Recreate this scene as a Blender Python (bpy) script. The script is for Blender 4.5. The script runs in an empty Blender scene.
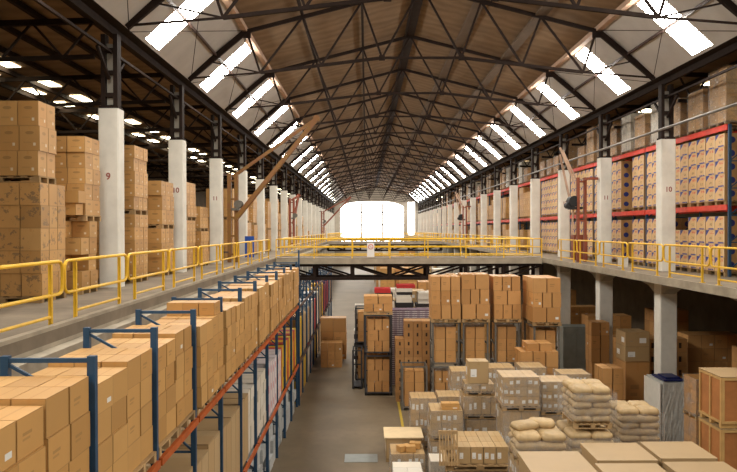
import bpy, bmesh, math, random
from mathutils import Vector, Matrix
from mathutils.bvhtree import BVHTree
random.seed(7)
R = random.uniform
sc = bpy.context.scene
COL = sc.collection
CAMZ = 7.8
F = 700.0
GZ = 6.2            # gallery floor level
CX = 2.1            # centre line of the nave
S = 6.85            # column spacing
def YC(n): return 19.65 + S * n
Y0, Y1 = -15.0, 150.5
ORD = ('first second third fourth fifth sixth seventh eighth ninth tenth eleventh twelfth thirteenth fourteenth fifteenth '
       'sixteenth seventeenth eighteenth nineteenth twentieth').split()
TENS = {20: 'twenty', 30: 'thirty', 40: 'forty', 50: 'fifty', 60: 'sixty', 70: 'seventy', 80: 'eighty', 90: 'ninety'}
def nth(i):         # 0 -> first
    if i < 20: return ORD[i]
    t, u = (i + 1) // 10 * 10, (i + 1) % 10
    return TENS[t] + '-' + ORD[u - 1] if u else {30: 'thirtieth', 40: 'fortieth', 50: 'fiftieth', 60: 'sixtieth', 70: 'seventieth', 80: 'eightieth', 90: 'ninetieth'}[t]

# ------------------------------------------------------------------ tagging
def tag(o, label=None, cat=None, group=None, kind=None):
    if label: o['label'] = label
    if cat: o['category'] = cat
    if group: o['group'] = group
    if kind: o['kind'] = kind
    return o
def empty(name, loc, label, cat, group=None, rz=0.0, kind=None):
    o = bpy.data.objects.new(name, None); COL.objects.link(o)
    o.empty_display_size = 0.2
    o.location = loc; o.rotation_euler = (0, 0, rz)
    return tag(o, label, cat, group, kind)
def kids(o): return [c for c in bpy.data.objects if c.parent == o]
def copy_tree(o, parent=None, ch=None):
    c = o.copy(); COL.objects.link(c); c.parent = parent
    for k in list(o.children): copy_tree(k, c)
    return c

# ------------------------------------------------------------------ mesh builder
class MB:
    def __init__(s): s.v, s.f, s.uv, s.r, s.sm = [], [], [], [], []
    def quad(s, pts, uv=None, r=0.0, smooth=False):
        b = len(s.v); s.v.extend([tuple(p) for p in pts]); s.f.append(tuple(range(b, b + len(pts))))
        s.uv.append(uv or [(0, 0), (1, 0), (1, 1), (0, 1)][:len(pts)] if len(pts) <= 4 else [(0, 0)] * len(pts))
        s.r.append(r); s.sm.append(smooth)
    def box(s, c, d, rz=0.0, r=0.0, rot=None):
        cx, cy, cz = c; a, b_, h = d[0] / 2, d[1] / 2, d[2] / 2
        P = [Vector((x, y, z)) for z in (-h, h) for y in (-b_, b_) for x in (-a, a)]
        if rz: m = Matrix.Rotation(rz, 3, 'Z'); P = [m @ p for p in P]
        if rot: P = [rot @ p for p in P]
        P = [(p.x + cx, p.y + cy, p.z + cz) for p in P]
        for q in ((0, 1, 5, 4), (1, 3, 7, 5), (3, 2, 6, 7), (2, 0, 4, 6), (4, 5, 7, 6), (2, 3, 1, 0)):
            s.quad([P[i] for i in q], None, r)
        return s
    def b2(s, x0, x1, y0, y1, z0, z1, r=0.0):
        return s.box(((x0 + x1) / 2, (y0 + y1) / 2, (z0 + z1) / 2), (x1 - x0, y1 - y0, z1 - z0), r=r)
    def bar(s, p0, p1, w=0.06, h=None):
        h = h or w; p0, p1 = Vector(p0), Vector(p1); d = p1 - p0; L = d.length
        if L < 1e-6: return s
        z = d / L; up = Vector((0, 0, 1)) if abs(z.z) < .95 else Vector((0, 1, 0))
        x = z.cross(up).normalized(); y = x.cross(z)
        c = []
        for p in (p0, p1):
            for a, b in ((-1, -1), (1, -1), (1, 1), (-1, 1)): c.append(p + x * a * w / 2 + y * b * h / 2)
        for q in ((0, 1, 5, 4), (1, 2, 6, 5), (2, 3, 7, 6), (3, 0, 4, 7), (3, 2, 1, 0), (4, 5, 6, 7)):
            s.quad([c[i] for i in q])
        return s
    def tube(s, pts, r=0.03, n=8, closed=False):
        pts = [Vector(p) for p in pts]; m = len(pts); rings = []
        for i, p in enumerate(pts):
            a = pts[i - 1] if (i > 0 or closed) else p
            b = pts[(i + 1) % m] if (i < m - 1 or closed) else p
            t = (b - a).normalized(); up = Vector((1, 0, 0)) if abs(t.x) < .9 else Vector((0, 0, 1))
            x = t.cross(up).normalized(); y = x.cross(t)
            rings.append([p + x * math.cos(2 * math.pi * k / n) * r + y * math.sin(2 * math.pi * k / n) * r for k in range(n)])
        for i in range(m if closed else m - 1):
            A, B = rings[i], rings[(i + 1) % m]
            for k in range(n):
                s.quad([A[k], B[k], B[(k + 1) % n], A[(k + 1) % n]], smooth=True)
        if not closed:
            s.quad(rings[0][::-1]); s.quad(rings[-1])
        return s
    def cyl(s, p0, p1, r, n=16): return s.tube([p0, p1], r, n)
    def mesh(s, name, mat):
        me = bpy.data.meshes.new(name); me.from_pydata(s.v, [], s.f)
        ul = me.uv_layers.new(name='UVMap'); flat = []
        for u in s.uv:
            for q in u: flat.extend(q)
        ul.data.foreach_set('uv', flat)
        at = me.attributes.new('rnd', 'FLOAT', 'FACE'); at.data.foreach_set('value', s.r)
        me.polygons.foreach_set('use_smooth', s.sm)
        me.materials.append(mat); me.update()
        return me
    def build(s, name, mat, parent=None, loc=(0, 0, 0), **kw):
        o = bpy.data.objects.new(name, s.mesh(name, mat)); COL.objects.link(o)
        o.location = loc; o.parent = parent
        return tag(o, **kw) if kw else o
def inst(name, me, loc, parent=None, scale=(1, 1, 1), rz=0.0, **kw):
    o = bpy.data.objects.new(name, me); COL.objects.link(o); o.location = loc; o.scale = scale
    o.rotation_euler = (0, 0, rz); o.parent = parent
    return tag(o, **kw) if kw else o
def struct(name, mb, mat): return mb.build(name, mat, kind='structure')

# ------------------------------------------------------------------ materials
class G:
    def __init__(s, name):
        s.m = bpy.data.materials.new(name); s.m.use_nodes = True; s.t = s.m.node_tree; s.t.nodes.clear()
        s.out = s.n('ShaderNodeOutputMaterial')
    def n(s, t, **k):
        x = s.t.nodes.new(t)
        for a, b in k.items(): setattr(x, a, b)
        return x
    def l(s, a, b): s.t.links.new(a, b)
    def val(s, sock, v):
        if hasattr(v, 'is_linked') or hasattr(v, 'links'): s.l(v, sock)
        else: sock.default_value = v
    def m2(s, op, a, b=0.0, c=0.0):
        x = s.n('ShaderNodeMath', operation=op); s.val(x.inputs[0], a); s.val(x.inputs[1], b)
        if op in ('MULTIPLY_ADD',): s.val(x.inputs[2], c)
        return x.outputs[0]
    def mix(s, f, a, b, mode='MIX'):
        x = s.n('ShaderNodeMix', data_type='RGBA', blend_type=mode); s.val(x.inputs[0], f)
        s.val(x.inputs[6], a if hasattr(a, 'links') else (*a[:3], 1)); s.val(x.inputs[7], b if hasattr(b, 'links') else (*b[:3], 1))
        return x.outputs[2]
    def noise(s, scale, vec=None, det=4.0, rough=.6, out=0):
        x = s.n('ShaderNodeTexNoise'); x.inputs['Scale'].default_value = scale; x.inputs['Detail'].default_value = det
        x.inputs['Roughness'].default_value = rough
        if vec is not None: s.l(vec, x.inputs['Vector'])
        return x.outputs[out]
    def band(s, v, a, b): return s.m2('MULTIPLY', s.m2('GREATER_THAN', v, a), s.m2('LESS_THAN', v, b))
    def pos(s): return s.n('ShaderNodeNewGeometry').outputs['Position']
    def objc(s): return s.n('ShaderNodeTexCoord').outputs['Object']
    def bsdf(s, col, rough=.7, metal=0.0, bump=None, bs=.3, bd=.01, spec=.5):
        b = s.n('ShaderNodeBsdfPrincipled')
        s.val(b.inputs['Base Color'], col if hasattr(col, 'links') else (*col[:3], 1)); s.val(b.inputs['Roughness'], rough)
        b.inputs['Metallic'].default_value = metal
        b.inputs['Specular IOR Level'].default_value = spec
        if bump is not None:
            u = s.n('ShaderNodeBump'); u.inputs['Strength'].default_value = bs; u.inputs['Distance'].default_value = bd
            s.l(bump, u.inputs['Height']); s.l(u.outputs[0], b.inputs['Normal'])
        s.l(b.outputs[0], s.out.inputs[0]); return b
def ramp(g, v, lo, hi):
    x = g.n('ShaderNodeMapRange'); g.l(v, x.inputs[0]); x.inputs[1].default_value = lo; x.inputs[2].default_value = hi
    return x.outputs[0]
def simple(name, c, rough=.7, metal=0.0, var=.25, sc_=3.0, bump=.2, spec=.4, dirt=None, rndvar=0.0):
    g = G(name); n = g.noise(sc_, g.objc(), 6)
    f = ramp(g, n, .3, .7)
    c2 = dirt or tuple(x * (1 - var) for x in c)
    col = g.mix(f, c2, c)
    if rndvar:
        r = g.n('ShaderNodeObjectInfo').outputs['Random']
        k = g.m2('MULTIPLY_ADD', r, rndvar, 1 - rndvar)
        x = g.n('ShaderNodeCombineXYZ'); [g.l(k, x.inputs[i]) for i in range(3)]
        col = g.mix(1.0, col, x.outputs[0], 'MULTIPLY')
    g.bsdf(col, rough, metal, n if bump else None, bump or .1, .01, spec)
    return g.m
def emis(name, c, st):
    g = G(name); e = g.n('ShaderNodeEmission'); e.inputs[0].default_value = (*c, 1); e.inputs[1].default_value = st
    g.l(e.outputs[0], g.out.inputs[0]); return g.m

def carton_mat(name, base, style='plain', var=.28):
    g = G(name)
    uv = g.n('ShaderNodeUVMap'); uv.uv_map = 'UVMap'
    sp = g.n('ShaderNodeSeparateXYZ'); g.l(uv.outputs[0], sp.inputs[0]); u, v = sp.outputs[0], sp.outputs[1]
    geo = g.n('ShaderNodeNewGeometry'); ns = g.n('ShaderNodeSeparateXYZ'); g.l(geo.outputs['True Normal'], ns.inputs[0])
    top = g.m2('GREATER_THAN', g.m2('ABSOLUTE', ns.outputs[2]), .6); side = g.m2('SUBTRACT', 1.0, top)
    endf = g.m2('GREATER_THAN', g.m2('ABSOLUTE', ns.outputs[1]), .6)
    at = g.n('ShaderNodeAttribute', attribute_name='rnd')
    r = g.m2('FRACT', g.m2('ADD', g.n('ShaderNodeObjectInfo').outputs['Random'], at.outputs['Fac']))
    r2 = g.m2('FRACT', g.m2('MULTIPLY', r, 7.31)); r3 = g.m2('FRACT', g.m2('MULTIPLY', r, 17.7))
    dark = tuple(c * k for c, k in zip(base, (1 - var, 1 - var * 1.15, 1 - var * 1.35)))
    col = g.mix(r, dark, base)
    col = g.mix(g.m2('MULTIPLY', r2, .3), col, (base[0] * 1.02, base[1] * .86, base[2] * .66))
    n = g.noise(2.2, g.pos(), 5); col = g.mix(g.m2('MULTIPLY', ramp(g, n, .45, .75), .28), col, tuple(c * .72 for c in base))
    du = g.m2('ABSOLUTE', g.m2('SUBTRACT', u, .5))
    tape = g.m2('MULTIPLY', g.m2('LESS_THAN', du, .055), g.m2('ADD', top, g.m2('MULTIPLY', endf, g.m2('GREATER_THAN', v, .84))))
    if style != 'sheet':
        col = g.mix(g.m2('MULTIPLY', tape, .45), col, (base[0] * .82, base[1] * .7, base[2] * .52))
        seam = g.m2('MULTIPLY', g.m2('LESS_THAN', du, .007), top)
        col = g.mix(g.m2('MULTIPLY', seam, .7), col, tuple(c * .35 for c in base))
    # darker rim painted around every side face
    eu = g.m2('MINIMUM', g.m2('MINIMUM', u, g.m2('SUBTRACT', 1, u)), g.m2('MINIMUM', v, g.m2('SUBTRACT', 1, v)))
    col = g.mix(g.m2('MULTIPLY', g.m2('MULTIPLY', g.m2('LESS_THAN', eu, .022), side), .5), col, tuple(c * .45 for c in base))
    def rect(a, b, c_, d): return g.m2('MULTIPLY', g.band(u, a, b), g.band(v, c_, d))
    def put(mask, c, k=1.0):
        nonlocal col
        col = g.mix(g.m2('MULTIPLY', g.m2('MULTIPLY', mask, side), k), col, c)
    if style == 'plain':
        put(g.m2('MULTIPLY', rect(.62, .86, .2, .36), g.m2('GREATER_THAN', r3, .86)), (.75, .74, .7))
        put(g.m2('MULTIPLY', rect(.2, .55, .52, .6), g.m2('GREATER_THAN', r2, .5)), tuple(c * .5 for c in base), .6)
        put(g.m2('MULTIPLY', rect(.2, .48, .4, .46), g.m2('GREATER_THAN', r2, .5)), tuple(c * .5 for c in base), .5)
    if style == 'label':
        put(g.m2('MULTIPLY', rect(.1, .4, .3, .66), g.m2('GREATER_THAN', r3, .25)), (.82, .82, .8))
        put(g.m2('MULTIPLY', rect(.58, .86, .25, .6), g.m2('GREATER_THAN', r2, .4)), (.8, .8, .78))
        put(rect(.15, .31, .36, .4), (.25, .25, .25), .5)
    if style == 'print':
        nl = g.noise(14, g.pos(), 3)
        tri = g.m2('MULTIPLY', g.m2('GREATER_THAN', g.m2('SUBTRACT', v, g.m2('MULTIPLY', u, 1.1)), .52), g.band(u, .03, .4))
        se = g.m2('SUBTRACT', 1.0, endf)
        put(g.m2('MULTIPLY', tri, se), (.03, .05, .26))
        put(g.m2('MULTIPLY', g.m2('MULTIPLY', rect(.3, .9, .03, .13), se), g.m2('GREATER_THAN', nl, .38)), (.03, .05, .28))
        put(g.m2('MULTIPLY', g.m2('MULTIPLY', rect(.45, .92, .72, .9), se), g.m2('GREATER_THAN', nl, .47)), (.6, .12, .06), .8)
        put(g.m2('MULTIPLY', g.m2('MULTIPLY', rect(.4, .7, .3, .5), se), g.m2('GREATER_THAN', nl, .5)), (.22, .13, .05), .6)
        put(g.m2('MULTIPLY', rect(.86, .97, .1, .9), se), (.75, .62, .42), .5)
        a = g.m2('SUBTRACT', u, .5); b = g.m2('SUBTRACT', v, .5)
        disc = g.m2('LESS_THAN', g.m2('ADD', g.m2('MULTIPLY', a, a), g.m2('MULTIPLY', b, b)), .06)
        put(endf, (.33, .16, .055), .75)
        put(g.m2('MULTIPLY', disc, endf), (.02, .03, .16))
    if style == 'smudge':
        nl = g.noise(5.5, g.pos(), 4, .7)
        put(g.m2('MULTIPLY', g.m2('GREATER_THAN', nl, .57), g.band(v, .1, .92)), (.13, .1, .07), .6)
    if style == 'oval':
        a = g.m2('MULTIPLY', g.m2('SUBTRACT', u, .5), 1.0); b = g.m2('MULTIPLY', g.m2('SUBTRACT', v, .72), 3.2)
        disc = g.m2('LESS_THAN', g.m2('ADD', g.m2('MULTIPLY', a, a), g.m2('MULTIPLY', b, b)), .045)
        put(disc, tuple(c * .4 for c in base), .55)
        put(rect(.68, .8, .2, .32), (.7, .62, .48), .8)
        put(rect(.2, .6, .3, .36), tuple(c * .55 for c in base), .35)
    if style == 'hole':
        put(rect(.4, .6, .3, .7), (.03, .015, .006))
    if style == 'stripe':
        w = g.m2('FRACT', g.m2('MULTIPLY', v, 3.0))
        put(g.m2('LESS_THAN', w, .35), (.75, .72, .75))
        put(g.m2('MULTIPLY', g.m2('LESS_THAN', w, .35), rect(.3, .7, 0, 1)), (.15, .12, .2), .5)
    if style == 'medal':
        a = g.m2('SUBTRACT', u, .5); b = g.m2('SUBTRACT', g.m2('FRACT', g.m2('MULTIPLY', v, 3.0)), .5)
        disc = g.m2('LESS_THAN', g.m2('ADD', g.m2('MULTIPLY', g.m2('MULTIPLY', a, a), 4.0), g.m2('MULTIPLY', b, b)), .05)
        put(disc, (.45, .03, .06)); put(rect(.0, .07, 0, 1), (.2, .1, .35)); 
    fb = g.noise(30, g.pos(), 2)
    g.bsdf(col, .5, 0, fb, .15, .004, .45)
    return g.m

M = {}
M['conc_floor'] = None
g = G('polished_concrete_floor')
n1 = g.noise(.35, g.pos(), 7, .6); n2 = g.noise(3.0, g.pos(), 6, .7)
c = g.mix(ramp(g, n1, .3, .7), (.14, .105, .062), (.215, .165, .105)); c = g.mix(g.m2('MULTIPLY', ramp(g, n2, .45, .8), .5), c, (.12, .09, .06))
g.bsdf(c, .55, 0, n2, .1, .01, .35); M['floor'] = g.m
M['gallery'] = simple('worn_gallery_concrete', (.26, .205, .145), .8, var=.45, sc_=.9)
M['fascia'] = simple('pale_concrete_edge', (.43, .37, .28), .8, var=.35, sc_=1.5)
M['white'] = simple('whitewashed_concrete', (.80, .78, .71), .75, var=.17, sc_=1.7, bump=.3)
M['greyc'] = simple('bare_grey_concrete', (.45, .42, .36), .85, var=.3, sc_=1.2)
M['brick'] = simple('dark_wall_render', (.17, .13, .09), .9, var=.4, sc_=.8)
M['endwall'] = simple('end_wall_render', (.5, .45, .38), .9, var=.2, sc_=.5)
M['steel'] = simple('dark_painted_steel', (.03, .019, .015), .75, var=.4, sc_=4, spec=.12)
M['steelr'] = simple('dark_oxide_steel', (.09, .055, .045), .6, var=.4, sc_=4, spec=.3)
M['purl'] = simple('brown_purlin_timber', (.13, .085, .05), .8, var=.3, sc_=2)
M['panel'] = simple('pale_roof_sheet', (.55, .52, .49), .8, var=.16, sc_=1.0)
M['kneew'] = simple('pinkish_timber_cornice', (.62, .42, .3), .7, var=.35, sc_=2.0)
g = G('brown_roof_boarding')
w = g.n('ShaderNodeTexWave', bands_direction='Y'); w.inputs['Scale'].default_value = .42; w.inputs['Distortion'].default_value = 5; w.inputs['Detail'].default_value = 3
w.inputs['Detail Scale'].default_value = 2.0
g.l(g.pos(), w.inputs['Vector']); n = g.noise(.8, g.pos(), 6)
c = g.mix(w.outputs[1], (.225, .15, .088), (.275, .188, .114)); c = g.mix(g.m2('MULTIPLY', ramp(g, n, .4, .75), .6), c, (.13, .085, .05))
g.bsdf(c, .85, 0, w.outputs[1], .3, .02, .2); M['roofb'] = g.m
M['yellow'] = simple('yellow_rail_paint', (.86, .52, .03), .45, var=.15, sc_=5)
M['blue'] = simple('blue_rack_paint', (.025, .075, .15), .5, var=.3, sc_=4)
M['bluegrey'] = simple('faded_blue_grey_paint', (.10, .13, .17), .5, var=.3, sc_=4)
M['orange'] = simple('orange_beam_paint', (.55, .115, .02), .5, var=.35, sc_=4)
M['red'] = simple('red_beam_paint', (.75, .05, .022), .45, var=.25, sc_=4)
M['ochre'] = simple('ochre_crane_paint', (.23, .12, .015), .55, var=.35, sc_=2.5, dirt=(.22, .08, .03))
M['rust'] = simple('rust_red_crane_paint', (.30, .075, .035), .6, var=.4, sc_=2.5)
M['wood'] = simple('pallet_timber', (.55, .36, .17), .8, var=.4, sc_=5, rndvar=.35)
M['ply'] = simple('reddish_plywood', (.5, .2, .062), .7, var=.3, sc_=2.5)
M['batten'] = simple('pale_batten_timber', (.62, .38, .14), .7, var=.2, sc_=4)
M['lid'] = simple('pale_plywood_lid', (.78, .6, .36), .7, var=.15, sc_=3)
M['greys'] = simple('grey_stillage_steel', (.17, .155, .13), .6, var=.35, sc_=5)
M['darks'] = simple('dark_stillage_steel', (.05, .05, .055), .6, var=.3, sc_=5)
M['cab'] = simple('grey_green_steel', (.24, .26, .24), .5, var=.25, sc_=2)
M['black'] = simple('black_rubber', (.015, .015, .016), .6, var=.2)
M['sack'] = simple('beige_paper_sack', (.57, .40, .20), .55, var=.25, sc_=6, bump=.5, rndvar=.18)
M['quilt'] = simple('grey_wrapped_foam', (.66, .66, .62), .5, var=.25, sc_=14, bump=.5)
M['whiteb'] = simple('white_board', (.72, .70, .64), .6, var=.12)
M['tarp'] = simple('dark_blue_tarpaulin', (.012, .02, .12), .45, var=.4, sc_=5)
M['whitebale'] = simple('white_plastic_bale', (.6, .62, .62), .4, var=.3, sc_=9, bump=.8, rndvar=.25)
M['yellowb'] = simple('yellow_carton', (.75, .45, .02), .6, var=.2, rndvar=.2)
M['redb'] = simple('red_carton', (.55, .03, .03), .6, var=.2, rndvar=.3)
M['blackb'] = simple('black_carton', (.025, .02, .02), .5, var=.2)
M['purple'] = simple('lilac_purple_carton', (.3, .17, .32), .6, var=.25, rndvar=.3)
M['signw'] = simple('white_sign_face', (.85, .83, .8), .5, var=.05)
M['signr'] = simple('red_sign_ink', (.65, .05, .05), .5, var=.1)
M['signb'] = simple('blue_board_face', (.02, .09, .45), .5, var=.15)
M['ink'] = simple('faded_red_stencil', (.36, .12, .1), .8, var=.1)
M['linep'] = simple('worn_yellow_floor_paint', (.6, .42, .05), .6, var=.35, sc_=6)
M['plate'] = simple('steel_cover_plate', (.32, .35, .34), .35, var=.2, metal=.3)
M['pipe'] = simple('grey_pipe', (.2, .18, .16), .5, var=.3)
M['flr_truck'] = simple('truck_grey_paint', (.13, .13, .12), .5, var=.2)
KR = (.56, .33, .135)
M['k_plain'] = carton_mat('kraft_cardboard', (.60, .345, .12))
M['k_gal'] = carton_mat('brown_printed_cardboard', (.58, .335, .122), 'oval')
M['k_smudge'] = carton_mat('brown_black_print_cardboard', (.56, .33, .125), 'smudge')
M['k_cage'] = carton_mat('reddish_brown_cardboard', (.60, .325, .12))
M['k_print'] = carton_mat('blue_printed_cardboard', (.70, .47, .23), 'print', .12)
M['k_label'] = carton_mat('beige_labelled_cardboard', (.48, .335, .17), 'label', .15)
M['k_tall'] = carton_mat('beige_tall_cardboard', (.50, .35, .185), 'sheet', .12)
M['k_sheet'] = carton_mat('flat_top_cardboard', (.42, .295, .155), 'sheet', .12)
M['k_hole'] = carton_mat('hand_hole_cardboard', (.52, .285, .11), 'hole')
M['k_stripe'] = carton_mat('lilac_striped_cardboard', (.17, .12, .17), 'stripe', .15)
M['k_medal'] = carton_mat('white_red_medal_cardboard', (.72, .66, .68), 'medal', .08)
M['k_white'] = carton_mat('white_cardboard', (.72, .68, .6), 'sheet', .12)
SKY = 34.0
M['sky'] = emis('daylit_skylight_sheet', (1, .945, .85), SKY)
M['sky2'] = emis('daylit_side_skylight', (1, .9, .62), 9.0)
M['win'] = emis('daylit_window_pane', (1, .97, .93), 5.0)
g = G('clear_stretch_film')
nz = g.noise(3.2, g.pos(), 5, .65)
tr = g.n('ShaderNodeBsdfTransparent'); gl = g.n('ShaderNodeBsdfPrincipled'); gl.inputs['Base Color'].default_value = (.5, .48, .45, 1); gl.inputs['Roughness'].default_value = .22
bu = g.n('ShaderNodeBump'); bu.inputs['Strength'].default_value = .9; bu.inputs['Distance'].default_value = .05; g.l(nz, bu.inputs['Height']); g.l(bu.outputs[0], gl.inputs['Normal'])
mx = g.n('ShaderNodeMixShader'); g.l(g.m2('MULTIPLY_ADD', ramp(g, nz, .42, .75), .42, .13), mx.inputs[0]); g.l(tr.outputs[0], mx.inputs[1]); g.l(gl.outputs[0], mx.inputs[2]); g.l(mx.outputs[0], g.out.inputs[0])
M['film'] = g.m

# ------------------------------------------------------------------ setting
m = MB(); m.b2(-20, 20, Y0, Y1, -.3, 0); struct('floor', m, M['floor'])
m = MB(); m.b2(-20, -5.03, Y0, Y1, GZ - .2, GZ); struct('gallery_floor_left', m, M['gallery'])
m = MB(); m.b2(9.8, 20, Y0, Y1, GZ - .22, GZ); struct('gallery_floor_right', m, M['gallery'])
m = MB(); m.b2(-5.16, -5.03, Y0, Y1, GZ, GZ + .06); m.b2(-5.03, -4.78, Y0, Y1, GZ - .5, GZ - .27); m.b2(-5.3, -5.03, Y0, Y1, GZ - .6, GZ - .2); struct('trim_1', m, M['fascia'])
m = MB(); m.b2(9.72, 9.8, Y0, Y1, GZ - .24, GZ + .02); struct('trim_2', m, M['fascia'])
# edge beams with haunches between the columns (right and left)
def edge_beam(x0, x1):
    m = MB()
    for n in range(-5, 19):
        a, b = YC(n) + .3, YC(n + 1) - .3
        prof = [(a, -.85), (a + .6, -.6), (a + 1.5, -.47), (b - 1.5, -.47), (b - .6, -.6), (b, -.85)]
        top = GZ - .22
        for (ya, za), (yb, zb) in zip(prof, prof[1:]):
            P = [(x0, ya, GZ + za), (x0, yb, GZ + zb), (x0, yb, top), (x0, ya, top)]
            Q = [(x1, p[1], p[2]) for p in P]
            m.quad(P[::-1]); m.quad(Q); m.quad([P[0], P[1], Q[1], Q[0]])
        m.quad([(x0, a, GZ - .85), (x0, a, top), (x1, a, top), (x1, a, GZ - .85)]); m.quad([(x0, b, top), (x0, b, GZ - .85), (x1, b, GZ - .85), (x1, b, top)])
    return m
struct('trim_3', edge_beam(11.05, 11.55), M['greyc'])
struct('trim_4', edge_beam(-7.25, -6.75), M['greyc'])
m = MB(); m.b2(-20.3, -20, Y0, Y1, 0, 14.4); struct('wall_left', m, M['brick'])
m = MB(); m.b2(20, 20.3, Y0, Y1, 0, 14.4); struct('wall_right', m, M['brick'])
m = MB(); m.b2(-20.3, 20.3, Y0 - .3, Y0, 0, 17.6); struct('wall_back', m, M['endwall'])
# far end wall with the big segment-headed window, a narrow one to its right
WX0, WX1, WS, WT = -5.6, 8.0, CAMZ + 4.9, CAMZ + 6.0
m = MB(); ye = Y1
def wq(x0, x1, z0, z1): m.b2(x0, x1, ye, ye + .4, z0, z1)
wq(-20.3, WX0, 0, 17.6); wq(WX1, 8.9, 0, 17.6); wq(8.9, 10.4, 0, 6.6); wq(8.9, 10.4, CAMZ + 5.9, 17.6); wq(10.4, 20.3, 0, 17.6); wq(WX0, WX1, 0, 5.0)
NA = 16; arch = []
for i in range(NA + 1):
    t = i / NA; x = WX0 + (WX1 - WX0) * t; e = abs(2 * t - 1)
    arch.append((x, WS + (WT - WS) * (1 - e ** 4)))
for (xa, za), (xb, zb) in zip(arch, arch[1:]):
    m.quad([(xa, ye, za), (xb, ye, zb), (xb, ye, 17.6), (xa, ye, 17.6)]); m.quad([(xa, ye, za), (xa, ye + .4, za), (xb, ye + .4, zb), (xb, ye, zb)])
struct('wall_far', m, M['endwall'])
m = MB(); m.b2(WX0, WX1, ye + .3, ye + .34, 5, WT + .2); struct('window_1', m, M['win'])
m = MB(); m.b2(8.9, 10.4, ye + .3, ye + .34, 6.6, CAMZ + 5.9); struct('window_2', m, M['win'])
m = MB()
for k in range(1, 3): x = WX0 + (WX1 - WX0) * k / 3; m.b2(x - .17, x + .17, ye + .1, ye + .2, 5, WT - .3)
for z in (8.8, 11.5): m.b2(WX0, WX1, ye + .1, ye + .2, z - .12, z + .12)
struct('window_frame_1', m, simple('pale_window_frame', (.6, .58, .55), .6))

# nave roof
EZ, KZ, AZ = CAMZ + 5.7, CAMZ + 7.67, CAMZ + 9.4
EW, KW = 8.85, 6.7
m = MB(); m.quad([(CX - KW, Y0, KZ), (CX - KW, Y1, KZ), (CX, Y1, AZ), (CX, Y0, AZ)]); m.quad([(CX, Y0, AZ), (CX, Y1, AZ), (CX + KW, Y1, KZ), (CX + KW, Y0, KZ)])
struct('ceiling_upper', m, M['roofb'])
m = MB()
def steep(sg, ya, yb, w0=0.0, w1=1.0):
    def P(t, y): return (CX + sg * (EW + (KW - EW) * t), y, EZ + (KZ - EZ) * t)
    return [P(w0, ya), P(w0, yb), P(w1, yb), P(w1, ya)]
sky_quads = []
for sg, off in ((-1, 2.25), (1, 3.0)):
    prev = Y0
    for n in range(-5, 19):
        c_ = YC(n) + off; a, b = c_ - .68, c_ + .68
        m.quad(steep(sg, prev, a)); prev = b
        m.quad(steep(sg, a, b, 0, .04)); m.quad(steep(sg, a, b, .9, 1))
        sky_quads.append((sg, n, steep(sg, a, b, .04, .9)))
    m.quad(steep(sg, prev, Y1))
struct('ceiling_lower', m, M['panel'])
for i, (sg, n, q) in enumerate(sky_quads):
    o = MB(); o.quad(q)
    o.build('window_%d' % (i + 3), M['sky'], kind='structure')
# side aisle roofs with their small skylights
def side_roof(sg, x0, x1, z0, z1, rows):
    m = MB(); k = i0 = 0
    def z(x): return z0 + (z1 - z0) * (abs(x) - abs(x0)) / (abs(x1) - abs(x0))
    m.quad([(x0, Y0, z0), (x0, Y1, z0), (x1, Y1, z1), (x1, Y0, z1)]); struct('ceiling_aisle_' + ('left' if sg < 0 else 'right'), m, M['roofb'])
    for xr, off, ln, wd in rows:
        for n in range(-1, 19):
            y = YC(n) + off; o = MB(); x = xr * sg
            o.quad([(x - wd / 2, y, z(x - wd / 2) - .03), (x - wd / 2, y + ln, z(x - wd / 2) - .03), (x + wd / 2, y + ln, z(x + wd / 2) - .03), (x + wd / 2, y, z(x + wd / 2) - .03)])
            o.build('window_%d' % (100 + len([1 for q in bpy.data.objects if q.name.startswith('window')])), M['sky2'], kind='structure')
    p = MB(); x = abs(x0) + .5
    while x < abs(x1):
        p.b2(sg * x - .06, sg * x + .06, Y0, Y1, z(x) - .22, z(x) - .06); x += 1.35
    p.build('roof_purlins_' + ('left' if sg < 0 else 'right'), M['steel'], label='dark purlins running under the %s side aisle roof' % ('left' if sg < 0 else 'right'), cat='purlin', kind='structure')
    for n in range(-4, 19):
        q = MB(); y = YC(n); xa, xb = sg * (abs(x0) + .3), sg * (abs(x1) - .2)
        q.bar((xa, y, z0 - .3), (xb, y, z1 - .3), .12, .16); q.bar((xa, y, z0 - 1.3), (xb, y, z1 - 1.3), .1, .12)
        N = 7
        for i in range(N):
            u0, u1 = i / N, (i + .5) / N; u2 = (i + 1) / N
            f = lambda u, d: (xa + (xb - xa) * u, y, z0 + (z1 - z0) * u - d)
            q.bar(f(u0, .3), f(u1, 1.3), .06); q.bar(f(u1, 1.3), f(u2, .3), .06)
        q.build('aisle_truss', M['steel'], label='dark lattice beam across the %s side aisle roof, %s from the camera end' % ('left' if sg < 0 else 'right', nth(n + 4)), cat='roof truss', group='side aisle lattice beams')
side_roof(-1, -7.3, -20, CAMZ + 6.15, CAMZ + 5.8, [(12.9, 1.2, 1.5, .5), (12.9, 4.6, 1.5, .5), (14.2, 2.9, 1.3, .45), (14.2, 5.9, 1.3, .45)])
side_roof(1, 11.5, 20, CAMZ + 6.15, CAMZ + 5.9, [(14.4, 1.5, 1.5, .6), (16.3, 4.0, 1.5, .7)])

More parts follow.
